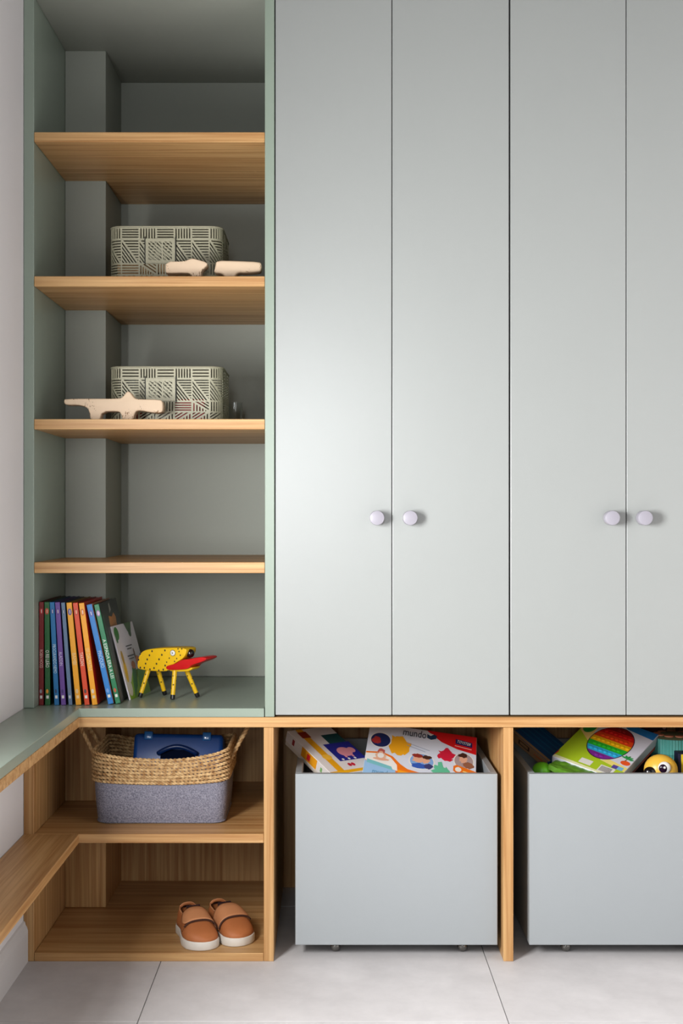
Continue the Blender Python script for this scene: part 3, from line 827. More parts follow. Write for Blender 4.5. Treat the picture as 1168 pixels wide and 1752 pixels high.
# ================================================================== LOWER CUBBIES
# ---------- rope and felt basket
SHM = Z(1427) + 0.0003
RB_C = Vector((-0.3235, 0.168, SHM))
HWX, HWY, BH = 0.1215, 0.090, 0.131
rb = thing('rope_felt_basket', 'grey felt basket with a woven rope band and rope handles on the oak shelf', 'basket', RB_C)
def rrect(hx, hy, r, n):
    """n points round a rounded rectangle, starting mid-back, by arc length"""
    L = [2*(hx-r), PI/2*r, 2*(hy-r), PI/2*r]*2; L = [2*(hx-r), PI/2*r, 2*(hy-r), PI/2*r, 2*(hx-r), PI/2*r, 2*(hy-r), PI/2*r]
    per = sum(L); out = []
    for i in range(n):
        u = per*i/n
        for k_, l in enumerate(L):
            if u <= l: break
            u -= l
        if k_ == 0: p = (-hx+r+u, -hy)
        elif k_ == 1: a = -PI/2+u/r; p = (hx-r+r*math.cos(a), -hy+r+r*math.sin(a))
        elif k_ == 2: p = (hx, -hy+r+u)
        elif k_ == 3: a = u/r; p = (hx-r+r*math.cos(a), hy-r+r*math.sin(a))
        elif k_ == 4: p = (hx-r-u, hy)
        elif k_ == 5: a = PI/2+u/r; p = (-hx+r+r*math.cos(a), hy-r+r*math.sin(a))
        elif k_ == 6: p = (-hx, hy-r-u)
        else: a = PI+u/r; p = (-hx+r+r*math.cos(a), -hy+r+r*math.sin(a))
        out.append(p)
    return out
def basket_pt(p, t):
    """t: 0 bottom .. 1 rim; flare, sagging rim and a little belly"""
    fx = 1 + 0.045*t + 0.02*math.sin(PI*t); fy = 1 + 0.08*t + 0.04*math.sin(PI*t)
    sag = 0.016*(abs(p[0])/HWX)**2.2 - 0.004
    if p[0] > 0: sag *= 1.25
    return Vector((p[0]*fx, p[1]*fy, BH*t + sag*t*t))
N = 120; mb = MB(); rings = []
prof = [(0.0, 0.985, 0), (0.0, 1.0, 0.002)] + [(t, 1.0, 0) for t in (0.03, 0.1, 0.2, 0.3, 0.4, 0.5, 0.58)]
base_ring = rrect(HWX, HWY, 0.022, N)
for t, sc_, dz in prof:
    rings.append([mb.bm.verts.new(basket_pt((p[0]*sc_, p[1]*sc_), t) + Vector((0, 0, dz))) for p in base_ring])
for t in (0.58, 0.4, 0.2, 0.03):
    rings.append([mb.bm.verts.new(basket_pt((p[0]*0.972, p[1]*0.965), t) + Vector((0, 0, 0.003 if t < 0.1 else 0))) for p in base_ring])
for A_, B_ in zip(rings, rings[1:]):
    for i in range(N): mb.bm.faces.new((A_[i], A_[(i+1) % N], B_[(i+1) % N], B_[i]))
mb.bm.faces.new(rings[0][::-1]); mb.bm.faces.new(rings[-1])
mb.build('felt_body', FELT, rb, local=True, smooth_angle=0.9)
MB().tube([basket_pt(p, 0.0) + Vector((0, 0, 0.003)) for p in base_ring], 0.0022, 6, closed=True).build('bottom_seam', FELT, rb, local=True)
ROWS = 8; t0_, t1_ = 0.585, 0.985
def twisted(mb, path, rad, pitch, closed, strands=2, nr=7, jitter=0.0004):
    L = 0.0; acc = [0.0]
    for i in range(1, len(path)): L += (path[i]-path[i-1]).length; acc.append(L)
    tot = L + ((path[0]-path[-1]).length if closed else 0)
    turns = max(1, round(tot/pitch)); pitch = tot/turns
    for s_ in range(strands):
        pts = []
        for i, p in enumerate(path):
            n_ = len(path)
            t = (path[(i+1) % n_] - path[i-1]) if closed else (path[min(i+1, n_-1)] - path[max(i-1, 0)])
            t.normalize()
            a = t.cross(Vector((0, 0, 1)) if abs(t.z) < 0.9 else Vector((0, 1, 0))).normalized(); b = t.cross(a)
            ph = 2*PI*acc[i]/pitch + 2*PI*s_/strands
            j = Vector((random.uniform(-1,1), random.uniform(-1,1), random.uniform(-1,1)))*jitter
            pts.append(p + (a*math.cos(ph) + b*math.sin(ph))*rad*0.5 + j)
        mb.tube(pts, rad*0.66, nr, closed=closed)
NP = 420
ring_hi = rrect(HWX, HWY, 0.022, NP)
for r_ in range(ROWS):
    t = t0_ + (t1_-t0_)*(r_+0.5)/ROWS
    m_ = MB()
    off = 1.012 + 0.006*random.random()
    twisted(m_, [basket_pt((p[0]*off, p[1]*off), t) for p in ring_hi], 0.0032, 0.014+0.003*random.random(), True, jitter=0.00025)
    m_.build('rope_row', ROPE, rb, local=True)
for sx in (-1, 1):                                   # rope handles: arches in the y-z plane, leaning outwards
    pts = []
    for i in range(61):
        a = PI*i/60
        lean_ = math.sin(a)**0.8
        pts.append(Vector((sx*(HWX*1.06 + 0.002 + 0.040*lean_), -0.036*math.cos(a), BH*0.86 + (0.074 if sx > 0 else 0.070)*math.sin(a)**0.75)))
    m_ = MB(); twisted(m_, pts, 0.0040, 0.018, False); m_.build('handle', ROPE, rb, local=True)

# ---------- blue plastic case standing in the basket
BLUE = mat((12, 66, 136), 0.34, 0.04, 20)
cp = W(300, 1290, 0.150)
ca = thing('blue_plastic_case', 'glossy blue plastic carrying case sticking out of the rope basket', 'case', (cp.x, 0.172, SHM + 0.008), Matrix.Rotation(math.radians(-17), 4, 'X') @ Matrix.Rotation(math.radians(1), 4, 'Y'))
cw2, ch, cd = 0.089, 0.142, 0.030
mb = MB().box(-cw2, cw2, -cd, 0.0, 0, ch); mb.bevel(0.009, 4); mb.build('front_shell', BLUE, ca, local=True, smooth_angle=0.9)
mb = MB().box(-cw2, cw2, 0.0008, cd, 0, ch); mb.bevel(0.009, 4); mb.build('back_shell', BLUE, ca, local=True, smooth_angle=0.9)
for lx in (-0.060, 0.056):
    MB().box(lx-0.0085, lx+0.0085, -cd-0.003, -cd*0.3, ch-0.013, ch+0.0035).bevel(0.002, 2).build('latch', mat((34, 108, 178), 0.2, coat=0.4), ca, local=True, smooth_angle=0.9)
hp_ = [Vector((-0.038 + 0.076*i/20, -cd - 0.0035 - 0.009*math.sin(PI*i/20)**0.5, ch - 0.040 + 0.013*math.sin(PI*i/20))) for i in range(21)]
MB().tube(hp_, 0.0048, 10).build('handle', mat((10, 40, 92), 0.3), ca, local=True)
MB().box(-0.034, 0.034, -cd-0.0012, -cd+0.001, ch-0.050, ch-0.032).bevel(0.0005, 1).build('handle_shade', mat((6, 14, 36), 0.95, spec=0.1), ca, local=True)  # dark plate painted as the shade of a cutout behind the handle

# ---------- child's shoes
SHB = Z(1630.5) + 0.0003
TAN = mat((182, 108, 60), 0.62, 0.06, 60, 0.25, 500)
TANL = mat((204, 138, 92), 0.6, 0.06, 60, 0.25, 500)
SOLE = mat((226, 218, 206), 0.6, 0.05, 60)
LINE = mat((58, 14, 18), 0.9)
def shoe(heel, toe, label, mirror):
    d_ = (toe - heel); L = d_.length; ang = math.atan2(d_.y, d_.x)
    o = thing('child_shoe', label, 'shoe', (heel.x, heel.y, SHB), ang, "child's shoes")
    def wid(s):                                     # half width of the footprint along the shoe
        pts = [(0, 0.012), (0.04, 0.021), (0.15, 0.0265), (0.35, 0.0265), (0.55, 0.0295), (0.72, 0.0325), (0.85, 0.0305), (0.93, 0.024), (0.98, 0.014), (1.0, 0.005)]
        for (a, b), (c, d) in zip(pts, pts[1:]):
            if a <= s <= c: return b + (d-b)*(s-a)/(c-a)
        return 0.005
    def mid(s): return mirror*0.004*math.sin(PI*min(1, max(0, (s-0.35)/0.65)))
    ss = [0, 0.01, 0.03, 0.06, 0.1, 0.15, 0.22, 0.3, 0.38, 0.46, 0.54, 0.62, 0.7, 0.78, 0.85, 0.9, 0.94, 0.97, 0.99, 1.0]
    # sole: footprint outline with rounded edges
    out = [(s*L, mid(s) - wid(s)*1.05) for s in ss] + [(s*L, mid(s) + wid(s)*1.05) for s in ss[::-1]]
    mb = MB().prism(out, 0.0, 0.0165); mb.bevel_sharp(0.0022, 2, 0.9)
    mb.build('sole', SOLE, o, local=True, smooth_angle=0.8)
    # upper
    def top(s):                                     # ridge height above the sole's top
        pts = [(0, 0.030), (0.05, 0.040), (0.3, 0.034), (0.42, 0.041), (0.52, 0.040), (0.65, 0.033), (0.8, 0.024), (0.92, 0.016), (1.0, 0.006)]
        for (a, b), (c, d) in zip(pts, pts[1:]):
            if a <= s <= c: return b + (d-b)*(s-a)/(c-a)
        return 0.006
    NT = 22
    def sec(s, t, k=1.0, lift=0.0):
        """t 0..1 from the left foot edge over the top to the right"""
        a = PI*t
        w, h = wid(s)*0.985*k, top(s)*0.92*k + lift
        cx_, sx_ = math.cos(a), math.sin(a)
        ex = 0.75
        x = s*L*0.985 + 0.001
        return Vector((x, mid(s) + w*math.copysign(abs(cx_)**ex, cx_), 0.0155 + h*abs(sx_)**ex))
    mb = MB(); grid = [[mb.bm.verts.new(sec(s, j/NT)) for j in range(NT+1)] for s in ss]
    def is_open(s, t): return 0.045 < s < 0.40 and 0.27 < t < 0.73
    for i in range(len(ss)-1):
        for j in range(NT):
            if is_open((ss[i]+ss[i+1])/2, (j+0.5)/NT): continue
            mb.bm.faces.new((grid[i][j], grid[i+1][j], grid[i+1][j+1], grid[i][j+1]))
    mb.bm.faces.new(grid[0]); mb.bm.faces.new(grid[-1])
    up = mb.build('upper', TAN, o, local=True, smooth_angle=1.2)
    so = up.modifiers.new('leather', 'SOLIDIFY'); so.thickness = 0.0022; so.offset = -1
    # lining: a dark sock-like insert in the opening
    mb = MB(); sl = [s for s in ss if 0.01 <= s <= 0.54]
    g2 = [[mb.bm.verts.new(sec(s, j/NT, 0.90, -0.001)) for j in range(NT+1)] for s in sl]
    for i in range(len(sl)-1):
        for j in range(NT):
            if is_open((sl[i]+sl[i+1])/2, (j+0.5)/NT): continue
            mb.bm.faces.new((g2[i][j], g2[i+1][j], g2[i+1][j+1], g2[i][j+1]))
    mb.build('lining', LINE, o, local=True, smooth_angle=1.2)
    MB().box(0.05*L, 0.45*L, -0.018, 0.018, 0.0167, 0.019).build('insole', LINE, o, local=True)
    # tongue rising out of the opening
    mb = MB().prism(smooth_poly([(0.40*L, 0.046), (0.34*L, 0.058), (0.31*L, 0.058), (0.33*L, 0.046), (0.40*L, 0.036)], 1), -0.0135, 0.0135, 'y')
    mb.bevel_sharp(0.0012, 2, 0.9)
    mb.build('tongue', mat((40, 10, 14), 0.85), o, local=True)
    # padded collar edge along the opening
    ed = [sec(s, 0.27, 1.0, 0.0006) for s in ss if 0.05 <= s <= 0.40][::-1] + [sec(0.045, t, 1.0, 0.0006) for t in (0.3, 0.36, 0.42, 0.5, 0.58, 0.64, 0.7)] + [sec(s, 0.73, 1.0, 0.0006) for s in ss if 0.05 <= s <= 0.40]
    MB().tube(ed, 0.0017, 8).build('collar', TANL, o, local=True)
    # wide hook-and-loop strap over the instep, rounded free end
    mb = MB(); sa = [0.415 + 0.030*i for i in range(11)]
    t_lo, t_hi = (0.05, 0.82) if mirror < 0 else (0.18, 0.95)
    nt = 16; rows_ = []
    for i, s in enumerate(sa):
        f = abs(i/10*2 - 1)
        rnd = 0.17*(1 - math.sqrt(max(0, 1 - f**2.2)))
        a0, a1 = (t_lo + 0, t_hi - rnd) if mirror < 0 else (t_lo + rnd, t_hi)
        rows_.append([mb.bm.verts.new(sec(s, a0 + (a1-a0)*j/nt, 1.12, 0.0022)) for j in range(nt+1)])
    for A_, B_ in zip(rows_, rows_[1:]):
        for j in range(nt): mb.bm.faces.new((A_[j], B_[j], B_[j+1], A_[j+1]))
    st = mb.build('strap', TANL, o, local=True, smooth_angle=1.2)
    so = st.modifiers.new('leather', 'SOLIDIFY'); so.thickness = 0.0024; so.offset = -1
    edge_pts = [sec(sa[-1] + 0.004, (t_lo + 0.02) + (t_hi - t_lo - 0.04)*j/20, 1.085, 0.0012) for j in range(21)]
    MB().tube(edge_pts, 0.0016, 6).build('strap_shadow', mat((66, 34, 20), 0.8), st, local=True)  # dark tube standing in for the shadow along the strap's front
    # stitched seams of the toe and the heel counter
    for path in ([sec(0.665 + 0.05*math.sin(PI*t), t, 1.012) for t in [0.08+0.84*i/24 for i in range(25)]],
                 [sec(0.72 - 0.13*i/10, 0.30 - 0.02*i/10 + 0.0, 1.012) for i in range(8)],
                 [sec(0.72 - 0.13*i/10, 0.70 + 0.02*i/10, 1.012) for i in range(8)]):
        MB().tube(path, 0.0007, 6).build('seam', mat((128, 74, 40), 0.7), o, local=True)
    return o
def onb(px, py):
    y = D*((1630.5-CY)/(py-CY) - 1) if False else D*((py-CY)**-1*(1630.5-CY) - 1)
    return Vector(((px-CX)*S*(D+y)/D, y, 0))
shoe(onb(319, 1588), onb(355, 1627), 'tan velcro shoe with white sole standing nearer to the basket column, the left one', -1)
shoe(onb(370, 1582), onb(413, 1620), 'tan velcro shoe with white sole next to the oak upright, the right one', 1)

# ================================================================== TOY BOXES IN THE BINS
def carton(name, label, M, w, h, th, face, side, cat='box', group='toy boxes in the bins', sides=None):
    """closed cardboard box: origin at the lid's lower-left corner, x right, y up the lid, z out of it"""
    o = thing(name, label, cat, M.translation, M.to_3x3().to_4x4(), group)
    MB().box(0, w, 0, h, -th, -0.0008).bevel(0.0009, 1).build('tray', side, o, local=True)
    lid = MB().box(-0.0006, w+0.0006, -0.0006, h+0.0006, -th*0.72, 0.0).bevel(0.0008, 1).build('lid', face, o, local=True)
    return o, lid
# white game box
RBk, LFk, LBk = W(815, 1262, 0.200), W(622, 1326, 0.055), W(634, 1236, 0.215)
Mg = frame3(Vector(), RBk - LBk, LBk - LFk)
gw, gh2 = (RBk - LBk).length, 0.172
Mg.translation = LBk - Mg.col[1].to_3d()*gh2
go_, gl_ = carton('game_box', 'white cardboard game box with coloured maps and a red corner in the left bin', Mg, gw, gh2, 0.034, C(214, 220, 232, 0.3), C(120, 180, 214, 0.3))
RD, NV, ORG, TEAL, YLW, GRN = C(214, 24, 30), C(24, 34, 92), C(236, 118, 24), C(30, 110, 130), C(240, 170, 30), C(96, 190, 150)
g_ = gw/0.206
def q(u, v): return (u*g_, gh2 - v*gh2/0.205)
def poly(*p): return [q(a, b) for a, b in p]
def blob(u, v, a, b, seed, amp=0.25, n=22):
    random.seed(seed)
    return [q(u + a*math.cos(2*PI*i/n)*(1+amp*random.uniform(-1, 1)), v + b*math.sin(2*PI*i/n)*(1+amp*random.uniform(-1, 1))) for i in range(n)]
def oval(u, v, a, b): return [q(u + a*math.cos(2*PI*i/30), v + b*math.sin(2*PI*i/30)) for i in range(30)]
SKIN, HAIR = C(226, 170, 140), C(70, 40, 30)
prints([(poly((0.11, 0.0), (0.206, 0.0), (0.206, 0.072), (0.17, 0.060), (0.14, 0.040), (0.118, 0.012)), RD),
        (poly((0.166, 0.018), (0.198, 0.026), (0.198, 0.046), (0.166, 0.038)), NV),
        (poly((0.0, 0.118), (0.03, 0.112), (0.05, 0.124), (0.066, 0.15), (0.08, 0.165), (0.13, 0.18), (0.15, 0.205), (0.0, 0.205)), ORG),
        (poly((0.0, 0.124), (0.03, 0.118), (0.047, 0.13), (0.06, 0.155), (0.062, 0.178), (0.0, 0.150)), WH),
        (poly((0.0, 0.152), (0.058, 0.176), (0.062, 0.205), (0.0, 0.205)), C(150, 190, 226)),
        (poly((0.004, 0.146), (0.05, 0.164), (0.054, 0.178), (0.004, 0.160)), C(120, 190, 196)),
        (poly((0.062, 0.172), (0.12, 0.186), (0.13, 0.205), (0.066, 0.205)), C(246, 160, 26)),
        (blob(0.062, 0.082, 0.020, 0.036, 3), YLW), (poly((0.044, 0.04), (0.056, 0.05), (0.06, 0.066), (0.046, 0.066)), YLW),
        (oval(0.024, 0.066, 0.0205, 0.031), WH), (oval(0.024, 0.066, 0.0185, 0.028), C(20, 40, 96)), (blob(0.016, 0.07, 0.008, 0.014, 5), C(176, 50, 50)),
        (blob(0.150, 0.090, 0.017, 0.024, 9, 0.35), C(206, 30, 60)), (blob(0.142, 0.158, 0.016, 0.026, 12, 0.3), GRN), (poly((0.135, 0.122), (0.142, 0.118), (0.146, 0.14), (0.136, 0.142)), GRN),
        (oval(0.105, 0.128, 0.0245, 0.032), WH), (oval(0.105, 0.128, 0.022, 0.029), C(130, 170, 220)),
        (blob(0.098, 0.122, 0.010, 0.014, 21, 0.2), SKIN), (blob(0.112, 0.122, 0.008, 0.012, 22, 0.2), SKIN), (blob(0.097, 0.108, 0.010, 0.008, 23, 0.2), C(150, 50, 40)), (blob(0.114, 0.110, 0.009, 0.007, 24, 0.2), HAIR), (blob(0.1, 0.146, 0.014, 0.010, 25, 0.2), C(50, 90, 180)), (blob(0.118, 0.144, 0.008, 0.010, 26, 0.2), C(60, 60, 110)),
        (oval(0.183, 0.104, 0.0195, 0.032), WH), (oval(0.183, 0.104, 0.0175, 0.029), C(170, 150, 150)), (blob(0.182, 0.098, 0.008, 0.014, 31, 0.2), SKIN), (blob(0.181, 0.082, 0.009, 0.009, 32, 0.2), HAIR), (blob(0.192, 0.118, 0.010, 0.012, 33, 0.2), C(150, 96, 70)),
        (poly((0.164, 0.128), (0.17, 0.122), (0.208, 0.140), (0.208, 0.170), (0.17, 0.154), (0.164, 0.146)), ORG), (blob(0.173, 0.139, 0.006, 0.009, 35, 0.1), WH),
        (poly((0.182, 0.142), (0.204, 0.150), (0.204, 0.154), (0.182, 0.146)), C(250, 220, 130)), (poly((0.182, 0.149), (0.2, 0.156), (0.2, 0.159), (0.182, 0.152)), C(250, 220, 130)),
        (blob(0.180, 0.174, 0.010, 0.012, 36, 0.3), C(60, 60, 90)), (blob(0.186, 0.184, 0.007, 0.010, 37, 0.2), SKIN),
        (blob(0.028, 0.130, 0.010, 0.016, 38, 0.1), C(226, 180, 150)), (blob(0.028, 0.112, 0.007, 0.011, 39, 0.1), C(190, 90, 80)), (blob(0.028, 0.118, 0.0045, 0.007, 42, 0.1), SKIN), (blob(0.030, 0.142, 0.015, 0.005, 40, 0.1), SKIN), (oval(0.028, 0.128, 0.006, 0.010), WH),
        (poly((0.074, 0.062), (0.118, 0.082), (0.118, 0.084), (0.074, 0.064)), C(150, 160, 180)), (poly((0.074, 0.072), (0.11, 0.089), (0.11, 0.091), (0.074, 0.074)), C(150, 160, 180)),
        (poly((0.165, 0.046), (0.197, 0.054), (0.197, 0.0565), (0.165, 0.0485)), C(250, 190, 180)),
        (blob(0.119, 0.026, 0.0095, 0.013, 41, 0.12), WH), (poly((0.111, 0.016), (0.118, 0.022), (0.124, 0.014), (0.130, 0.020), (0.128, 0.032), (0.119, 0.038), (0.111, 0.032)), C(22, 60, 96)),
       ], gl_, Matrix.Identity(4))
lettering([('mundo', 0.034, q(0.087, 0.022), -0.04, C(40, 50, 70), 0.046), ('mundo', 0.022, q(0.034, 0.193), -0.06, C(90, 150, 190), 0.036),
           ('TOYSTER', 0.0125, q(0.182, 0.032), -0.24, WH, 0.028)], gl_, Matrix.Identity(4))
# yellow and white puzzle box
Ap, Bp, Cp = W(500, 1250, 0.215), W(569, 1326, 0.075), W(622, 1318, 0.115)
Mp = frame3(Bp, Cp - Bp, Ap - Bp)
pw, ph_ = 0.100, (Ap - Bp).length
po, pl_ = carton('puzzle_box', 'white puzzle box with a yellow stripe and a pink pig picture in the left bin', Mp, pw, ph_, 0.030, C(232, 224, 220, 0.3), C(226, 214, 200, 0.35))
prints([(rect(0.018, 0.033, 0.0, ph_), C(240, 168, 24)), (rect(0.0, pw, 0.0, 0.010), C(246, 178, 20)), (rect(0.016, 0.036, ph_*0.80, ph_*0.94), C(150, 40, 20)),
        (ell(0.026, ph_*0.36, 0.010, 0.010), C(250, 190, 60)),
        (rect(0.060, pw, ph_*0.52, ph_*0.82), C(24, 74, 76)), (rect(0.044, 0.105, ph_*0.24, ph_*0.62), C(36, 40, 140)),
        (ell(0.074, ph_*0.42, 0.016, 0.017), C(232, 150, 160)), (ell(0.092, ph_*0.44, 0.008, 0.010), C(232, 150, 160)), (rect(0.064, 0.069, ph_*0.30, ph_*0.36), C(232, 150, 160)), (rect(0.080, 0.085, ph_*0.30, ph_*0.36), C(232, 150, 160)),
        (ell(0.054, ph_*0.27, 0.0028, 0.0035, 10), WH), (ell(0.068, ph_*0.27, 0.0028, 0.0035, 10), WH), (ell(0.082, ph_*0.27, 0.0028, 0.0035, 10), WH),
        (ell(0.056, ph_*0.15, 0.004, 0.006, 12), C(196, 30, 50)), (ell(0.064, ph_*0.15, 0.004, 0.006, 12), C(206, 30, 60))], pl_, Matrix.Identity(4))
# printed left flank of the puzzle box (faces -x of the box)
Mf = Matrix(((0, 0, -1, -0.0006), (1, 0, 0, 0), (0, -1, 0, 0), (0, 0, 0, 1)))
Mf = Matrix(((0, 0, -1, -0.0006), (-1, 0, 0, ph_), (0, 1, 0, -0.0216), (0, 0, 0, 1)))
prints([(rect(ph_*0.35, ph_*0.68, 0.001, 0.0206), C(240, 160, 24)), (rect(ph_*0.47, ph_*0.54, 0.004, 0.017), C(206, 30, 40)), (rect(ph_*0.76, ph_*0.80, 0.006, 0.015), C(130, 180, 110)), (rect(ph_*0.14, ph_*0.19, 0.005, 0.017), C(150, 40, 50))], pl_, Mf, 'flank_print')
# white box deeper in the left bin, just visible in its left corner
ob = MB().box(-0.045, 0.14, 0.16, 0.36, 0.10, 0.285).bevel(0.001, 1).build('storage_box', C(206, 202, 214, 0.4))
tag(ob, 'plain white box lying lower down inside the left toy bin', 'box', 'toy boxes in the bins')

# rainbow pop game
Lr, Br, Tr = W(945, 1293, 0.140), W(1025, 1323, 0.085), W(1126, 1257, 0.205)
e1 = (Br - Lr).normalized(); dv = Tr - Lr
Mr = frame3(Lr, e1, dv)
rw, rh = dv.dot(Mr.col[0].to_3d()), dv.dot(Mr.col[1].to_3d())
ro, rl = carton('rainbow_game_box', 'lime green game box showing a rainbow striped disc in the right bin', Mr, rw, rh, 0.030, C(222, 222, 234, 0.3), C(206, 80, 60, 0.35))
cu, cv_, ca_, cb_ = rw*0.53, rh*0.56, rw*0.30, rh*0.32
items = [([(0, 0), (rw, 0), (rw, rh*0.16), (rw*0.6, rh*0.22), (rw*0.3, rh*0.42), (0, rh*0.62)], C(176, 206, 40)),
         ([(0, 0), (rw, 0), (rw, 0.006), (0, 0.008)], C(240, 240, 190)),
         ([(rw*0.6, rh*0.22), (rw, rh*0.16), (rw, rh*0.24), (rw*0.7, rh*0.28)], C(244, 226, 130)),
         ([(0, rh*0.62), (rw*0.24, rh*0.46), (rw*0.2, rh*0.78), (0.0, rh*0.86)], C(246, 214, 130)),
         (ell(rw*0.10, rh*0.72, rw*0.09, rh*0.12), C(30, 150, 60)),
         ([(rw*0.42, rh), (rw*0.58, rh*0.90), (rw, rh*0.86), (rw, rh)], C(30, 120, 190)),
         ([(-0.0, rh*0.02), (rw*0.02, rh*0.1), (0.0, rh*0.16)], C(206, 30, 30))]
items.append((ell(cu, cv_, ca_*1.04, cb_*1.04, 40), C(60, 30, 60)))
cols = [C(140, 16, 20), C(214, 22, 22), C(236, 70, 24), C(250, 190, 20), C(40, 190, 50), C(50, 180, 230), C(130, 40, 150)]
full = ell(cu, cv_, ca_, cb_, 48)
nb = len(cols)
for i, c in enumerate(cols):
    lo2_, hi2_ = cv_ + cb_ - 2*cb_*(i+1)/nb, cv_ + cb_ - 2*cb_*i/nb
    p = clip(clip(full, (0, 1), hi2_), (0, -1), -lo2_)
    if len(p) > 2: items.append((p, c))
items += [(rect(rw*0.36, rw*0.54, rh*0.06, rh*0.15), WH), (rect(rw*0.66, rw*0.88, rh*0.03, rh*0.15), WH), (rect(rw*0.80, rw*0.96, rh*0.16, rh*0.22), C(90, 70, 160)), (rect(rw*0.88, rw*0.96, rh*0.16, rh*0.22), C(120, 190, 230)),
          (ell(rw*0.92, rh*0.31, rw*0.07, rh*0.04), C(240, 90, 40))]
for i in range(12): items.append((rect(rw*(0.68+0.014*i), rw*(0.68+0.014*i)+0.0009, rh*0.045, rh*0.135), C(60, 60, 66)))
for i in range(5):
    a = 0.2 + i*0.62
    items.append(([(rw*0.90, rh*0.38), (rw*0.90+0.011*math.cos(a+0.25), rh*0.38+0.011*math.sin(a+0.25)), (rw*0.90+0.014*math.cos(a), rh*0.38+0.014*math.sin(a)), (rw*0.90+0.009*math.cos(a-0.3), rh*0.38+0.009*math.sin(a-0.3))], C(40, 160, 80)))
items.append(([(rw*0.885, rh*0.34), (rw*0.905, rh*0.34), (rw*0.905, rh*0.38), (rw*0.895, rh*0.38)], C(150, 110, 70)))
prints(items, rl, Matrix.Identity(4))
bub = MB()                                           # the disc's rows of pressed bubbles
for i in range(nb):
    for j in range(8):
        u_ = cu - ca_ + 2*ca_*(j+0.5)/8; v_ = cv_ + cb_ - 2*cb_*(i+0.5)/nb
        if ((u_-cu)/ca_)**2 + ((v_-cv_)/cb_)**2 < 0.80:
            bub.mi = i; bub.lathe([(0.0046, 0.0006), (0.0036, 0.0013), (0.0020, 0.0018), (0, 0.0020)], 10, Matrix.Translation((u_, v_, 0)))
bo_ = bub.build('pop_bubbles', cols, rl, local=True, smooth_angle=1.5); bo_['kind'] = 'stuff'
# dark blue box with a tan edge, left of it
A2, B2 = W(898, 1246, 0.265), W(938, 1303, 0.155)
M2 = frame3(B2, Vector((0.86, 0.42, 0.16)), A2 - B2)
bo2, bl2 = carton('blue_game_box', 'dark blue game box with a tan printed edge at the left of the right bin', M2, 0.066, (A2-B2).length, 0.022, C(16, 70, 120, 0.35), C(150, 116, 80, 0.45))
L2 = (A2-B2).length
prints([(rect(0.012*i+0.006, 0.012*i+0.009, 0.0, L2), C(30, 96, 140)) for i in range(1, 5)] + [(rect(0.0, 0.006, 0, L2), C(160, 126, 90))], bl2, Matrix.Identity(4))
Mf2 = Matrix(((0, 0, -1, -0.0006), (-1, 0, 0, L2), (0, 1, 0, -0.0198), (0, 0, 0, 1)))
prints([(rect(0.002, L2-0.002, 0.001, 0.0195), C(166, 132, 96)), (rect(L2*0.2, L2*0.5, 0.005, 0.015), C(60, 44, 34)), (rect(L2*0.24, L2*0.46, 0.007, 0.013), C(166, 132, 96)), (rect(L2*0.62, L2*0.86, 0.008, 0.012), C(190, 110, 70))], bl2, Mf2, 'flank_print')
# lime green rubber ball-like toy with nubs
gb = W(927, 1318, 0.115)
gt_ = thing('green_rubber_toy', 'bright lime green rounded rubber toy in the left corner of the right bin', 'toy', (gb.x, gb.y, gb.z - 0.03))
m_ = MB(); r0 = 0.021
m_.lathe([(0, r0*2.2)] + [(r0*math.sin(a)*(1+0.1*math.sin(3*a)), r0 + r0*1.2*math.cos(a)) for a in [PI*i/14 for i in range(1, 14)]] + [(0, -r0*0.2)], 24)
m_.build('body', C(110, 200, 40, 0.35), gt_, local=True, smooth_angle=1.5)
for i in range(5):
    a = -PI/2 + (i-2)*0.55
    MB().lathe([(0.005, -0.001), (0.0042, 0.003), (0, 0.005)], 10, Matrix.Translation((0.020*math.cos(a), 0.020*math.sin(a), 0.024)) @ Matrix.Rotation(PI/2, 4, 'Y') @ Matrix.Rotation(0, 4, 'Z')).build('nub', C(140, 214, 60, 0.35), gt_, local=True, smooth_angle=1.2)
# crumpled green packet
pk = MB(); n_ = 14
pa, pb_, pc_ = W(938, 1309, 0.095), W(1010, 1333, 0.055), W(955, 1297, 0.140)
gr = []
for i in range(n_+1):
    for_row = []
    for j in range(9):
        p = pa + (pb_-pa)*(i/n_) + (pc_-pa)*(j/8)
        p.z += 0.004*noise.noise(Vector((i*0.45, j*0.5, 3.1)))
        for_row.append(pk.bm.verts.new(p))
    gr.append(for_row)
for i in range(n_):
    for j in range(8): pk.bm.faces.new((gr[i][j], gr[i+1][j], gr[i+1][j+1], gr[i][j+1]))
bmesh.ops.transform(pk.bm, matrix=Matrix.Translation(-pa), verts=pk.bm.verts[:])
po2 = pk.build('green_packet', mat((96, 150, 40), 0.45, 0.35, 120)); po2.location = pa
sm = po2.modifiers.new('fold', 'SOLIDIFY'); sm.thickness = 0.010; sm.offset = -1
tag(po2, 'crumpled leaf-green packet under the front edge of the rainbow game', 'packet')
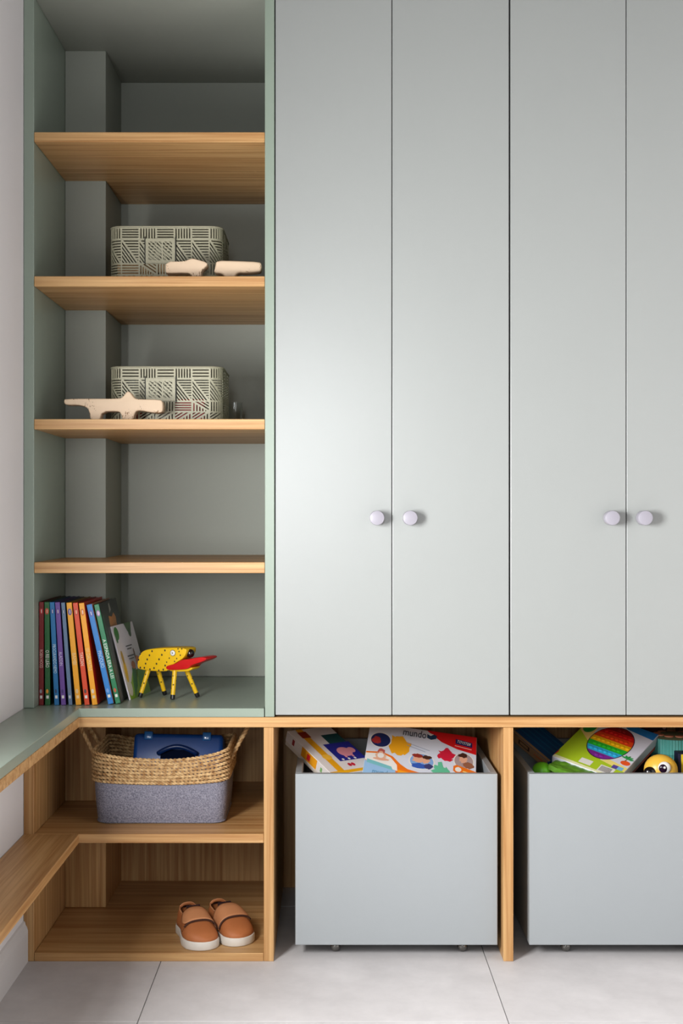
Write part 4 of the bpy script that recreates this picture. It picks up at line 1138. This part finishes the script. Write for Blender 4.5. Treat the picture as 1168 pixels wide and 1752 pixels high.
# teal ribbed tub with a patterned lid
tc_ = W(1151, 1284, 0.225)
tt = thing('teal_tub', 'teal ribbed round tub with a patterned lid in the right bin', 'tub', (tc_.x, tc_.y, tc_.z - 0.10))
ribs = []
for i in range(96):
    a = 2*PI*i/96; r_ = 0.044 + (0.0010 if i % 2 else 0)
    ribs.append((r_*math.cos(a), r_*math.sin(a)))
MB().prism([(x*0.97, y*0.97) for x, y in ribs], 0.0, 0.098).build('body', C(60, 140, 130, 0.45), tt, local=True)
MB().prism(ribs, 0.0985, 0.128).build('lid', C(86, 170, 160, 0.45), tt, local=True)
m_ = MB()
m_.lathe([(0.044, 0.1285), (0.042, 0.131), (0.018, 0.136), (0, 0.137)], 48)
lt = m_.build('lid_top', C(90, 96, 70, 0.5), tt, local=True, smooth_angle=1.0)
coins = MB()
for i in range(9):
    a = 2*PI*i/9
    coins.lathe([(0.0095, 0.0), (0.0088, 0.002), (0, 0.0024)], 18, Matrix.Translation((0.030*math.cos(a), 0.030*math.sin(a), 0.1325)))
co_ = coins.build('lid_discs', C(206, 130, 100, 0.5), lt, local=True, smooth_angle=0.8); co_['kind'] = 'stuff'
# dark red dotted box behind the tub
db = thing('dark_red_box', 'dark red box with pale dots at the back of the right bin', 'box', (W(1150, 1262, 0.35).x, 0.36, 0.20))
MB().box(-0.09, -0.012, -0.012, 0.016, 0.0, 0.215).bevel(0.001, 1).build('body', C(70, 14, 20, 0.4), db, local=True)
random.seed(4)
prints([(ell(random.uniform(-0.085, -0.018), random.uniform(0.12, 0.21), 0.004, 0.0035, 10), random.choice((C(170, 40, 50), C(206, 150, 140), C(120, 20, 30)))) for _ in range(40)], db, Matrix(((1, 0, 0, 0), (0, 0, -1, -0.012), (0, 1, 0, 0), (0, 0, 0, 1))), 'dots')
# yellow round-faced toy
yc = W(1130, 1316, 0.095)
yt = thing('yellow_toy', 'round yellow toy with a big white eye and black snout at the right edge', 'toy', (yc.x, yc.y, yc.z - 0.028), math.radians(-8))
sph = lambda r, n=14: [(0, r)] + [(r*math.sin(PI*i/n), r*math.cos(PI*i/n)) for i in range(1, n)] + [(0, -r)]
MB().lathe(sph(0.032), 32, Matrix.Translation((0, 0, 0.026)) @ Matrix.Diagonal((1.0, 0.8, 0.95, 1))).build('head', C(240, 190, 70, 0.35), yt, local=True, smooth_angle=1.5)
MB().lathe(sph(0.0125), 24, Matrix.Translation((-0.022, -0.019, 0.024)) @ Matrix.Diagonal((1, 0.7, 0.95, 1))).build('snout', C(16, 14, 18, 0.15), yt, local=True, smooth_angle=1.5)
ey = MB().lathe(sph(0.0120), 24, Matrix.Translation((0.004, -0.0225, 0.035)) @ Matrix.Diagonal((1, 0.5, 1.0, 1))).build('eye', WHITE, yt, local=True, smooth_angle=1.5)
MB().lathe(sph(0.0078), 20, Matrix.Translation((0.001, -0.0268, 0.0345)) @ Matrix.Diagonal((1, 0.5, 1.05, 1))).build('pupil', C(40, 20, 40, 0.15), ey, local=True, smooth_angle=1.5)
MB().lathe(sph(0.0024, 8), 12, Matrix.Translation((0.0035, -0.0308, 0.037)) @ Matrix.Diagonal((1, 0.5, 1, 1))).build('glint', WHITE, ey, local=True, smooth_angle=1.5)
MB().lathe(sph(0.020), 24, Matrix.Translation((0.008, -0.012, 0.013)) @ Matrix.Diagonal((1.2, 0.8, 0.55, 1))).build('muzzle', C(150, 84, 50, 0.5), yt, local=True, smooth_angle=1.5)
# navy box with a yellow edge at the frame's right
nb_ = W(1155, 1288, 0.115)
nbx = thing('navy_box', 'navy box with a yellow front strip at the very right of the right bin', 'box', (nb_.x + 0.004, 0.110, 0.22))
MB().box(0, 0.034, 0, 0.030, 0, nb_.z - 0.22).bevel(0.001, 1).build('body', C(22, 22, 50, 0.4), nbx, local=True)
MB().box(0.0055, 0.033, -0.0016, -0.0001, 0.004, nb_.z - 0.222).build('front_strip', C(226, 196, 40, 0.4), nbx, local=True)
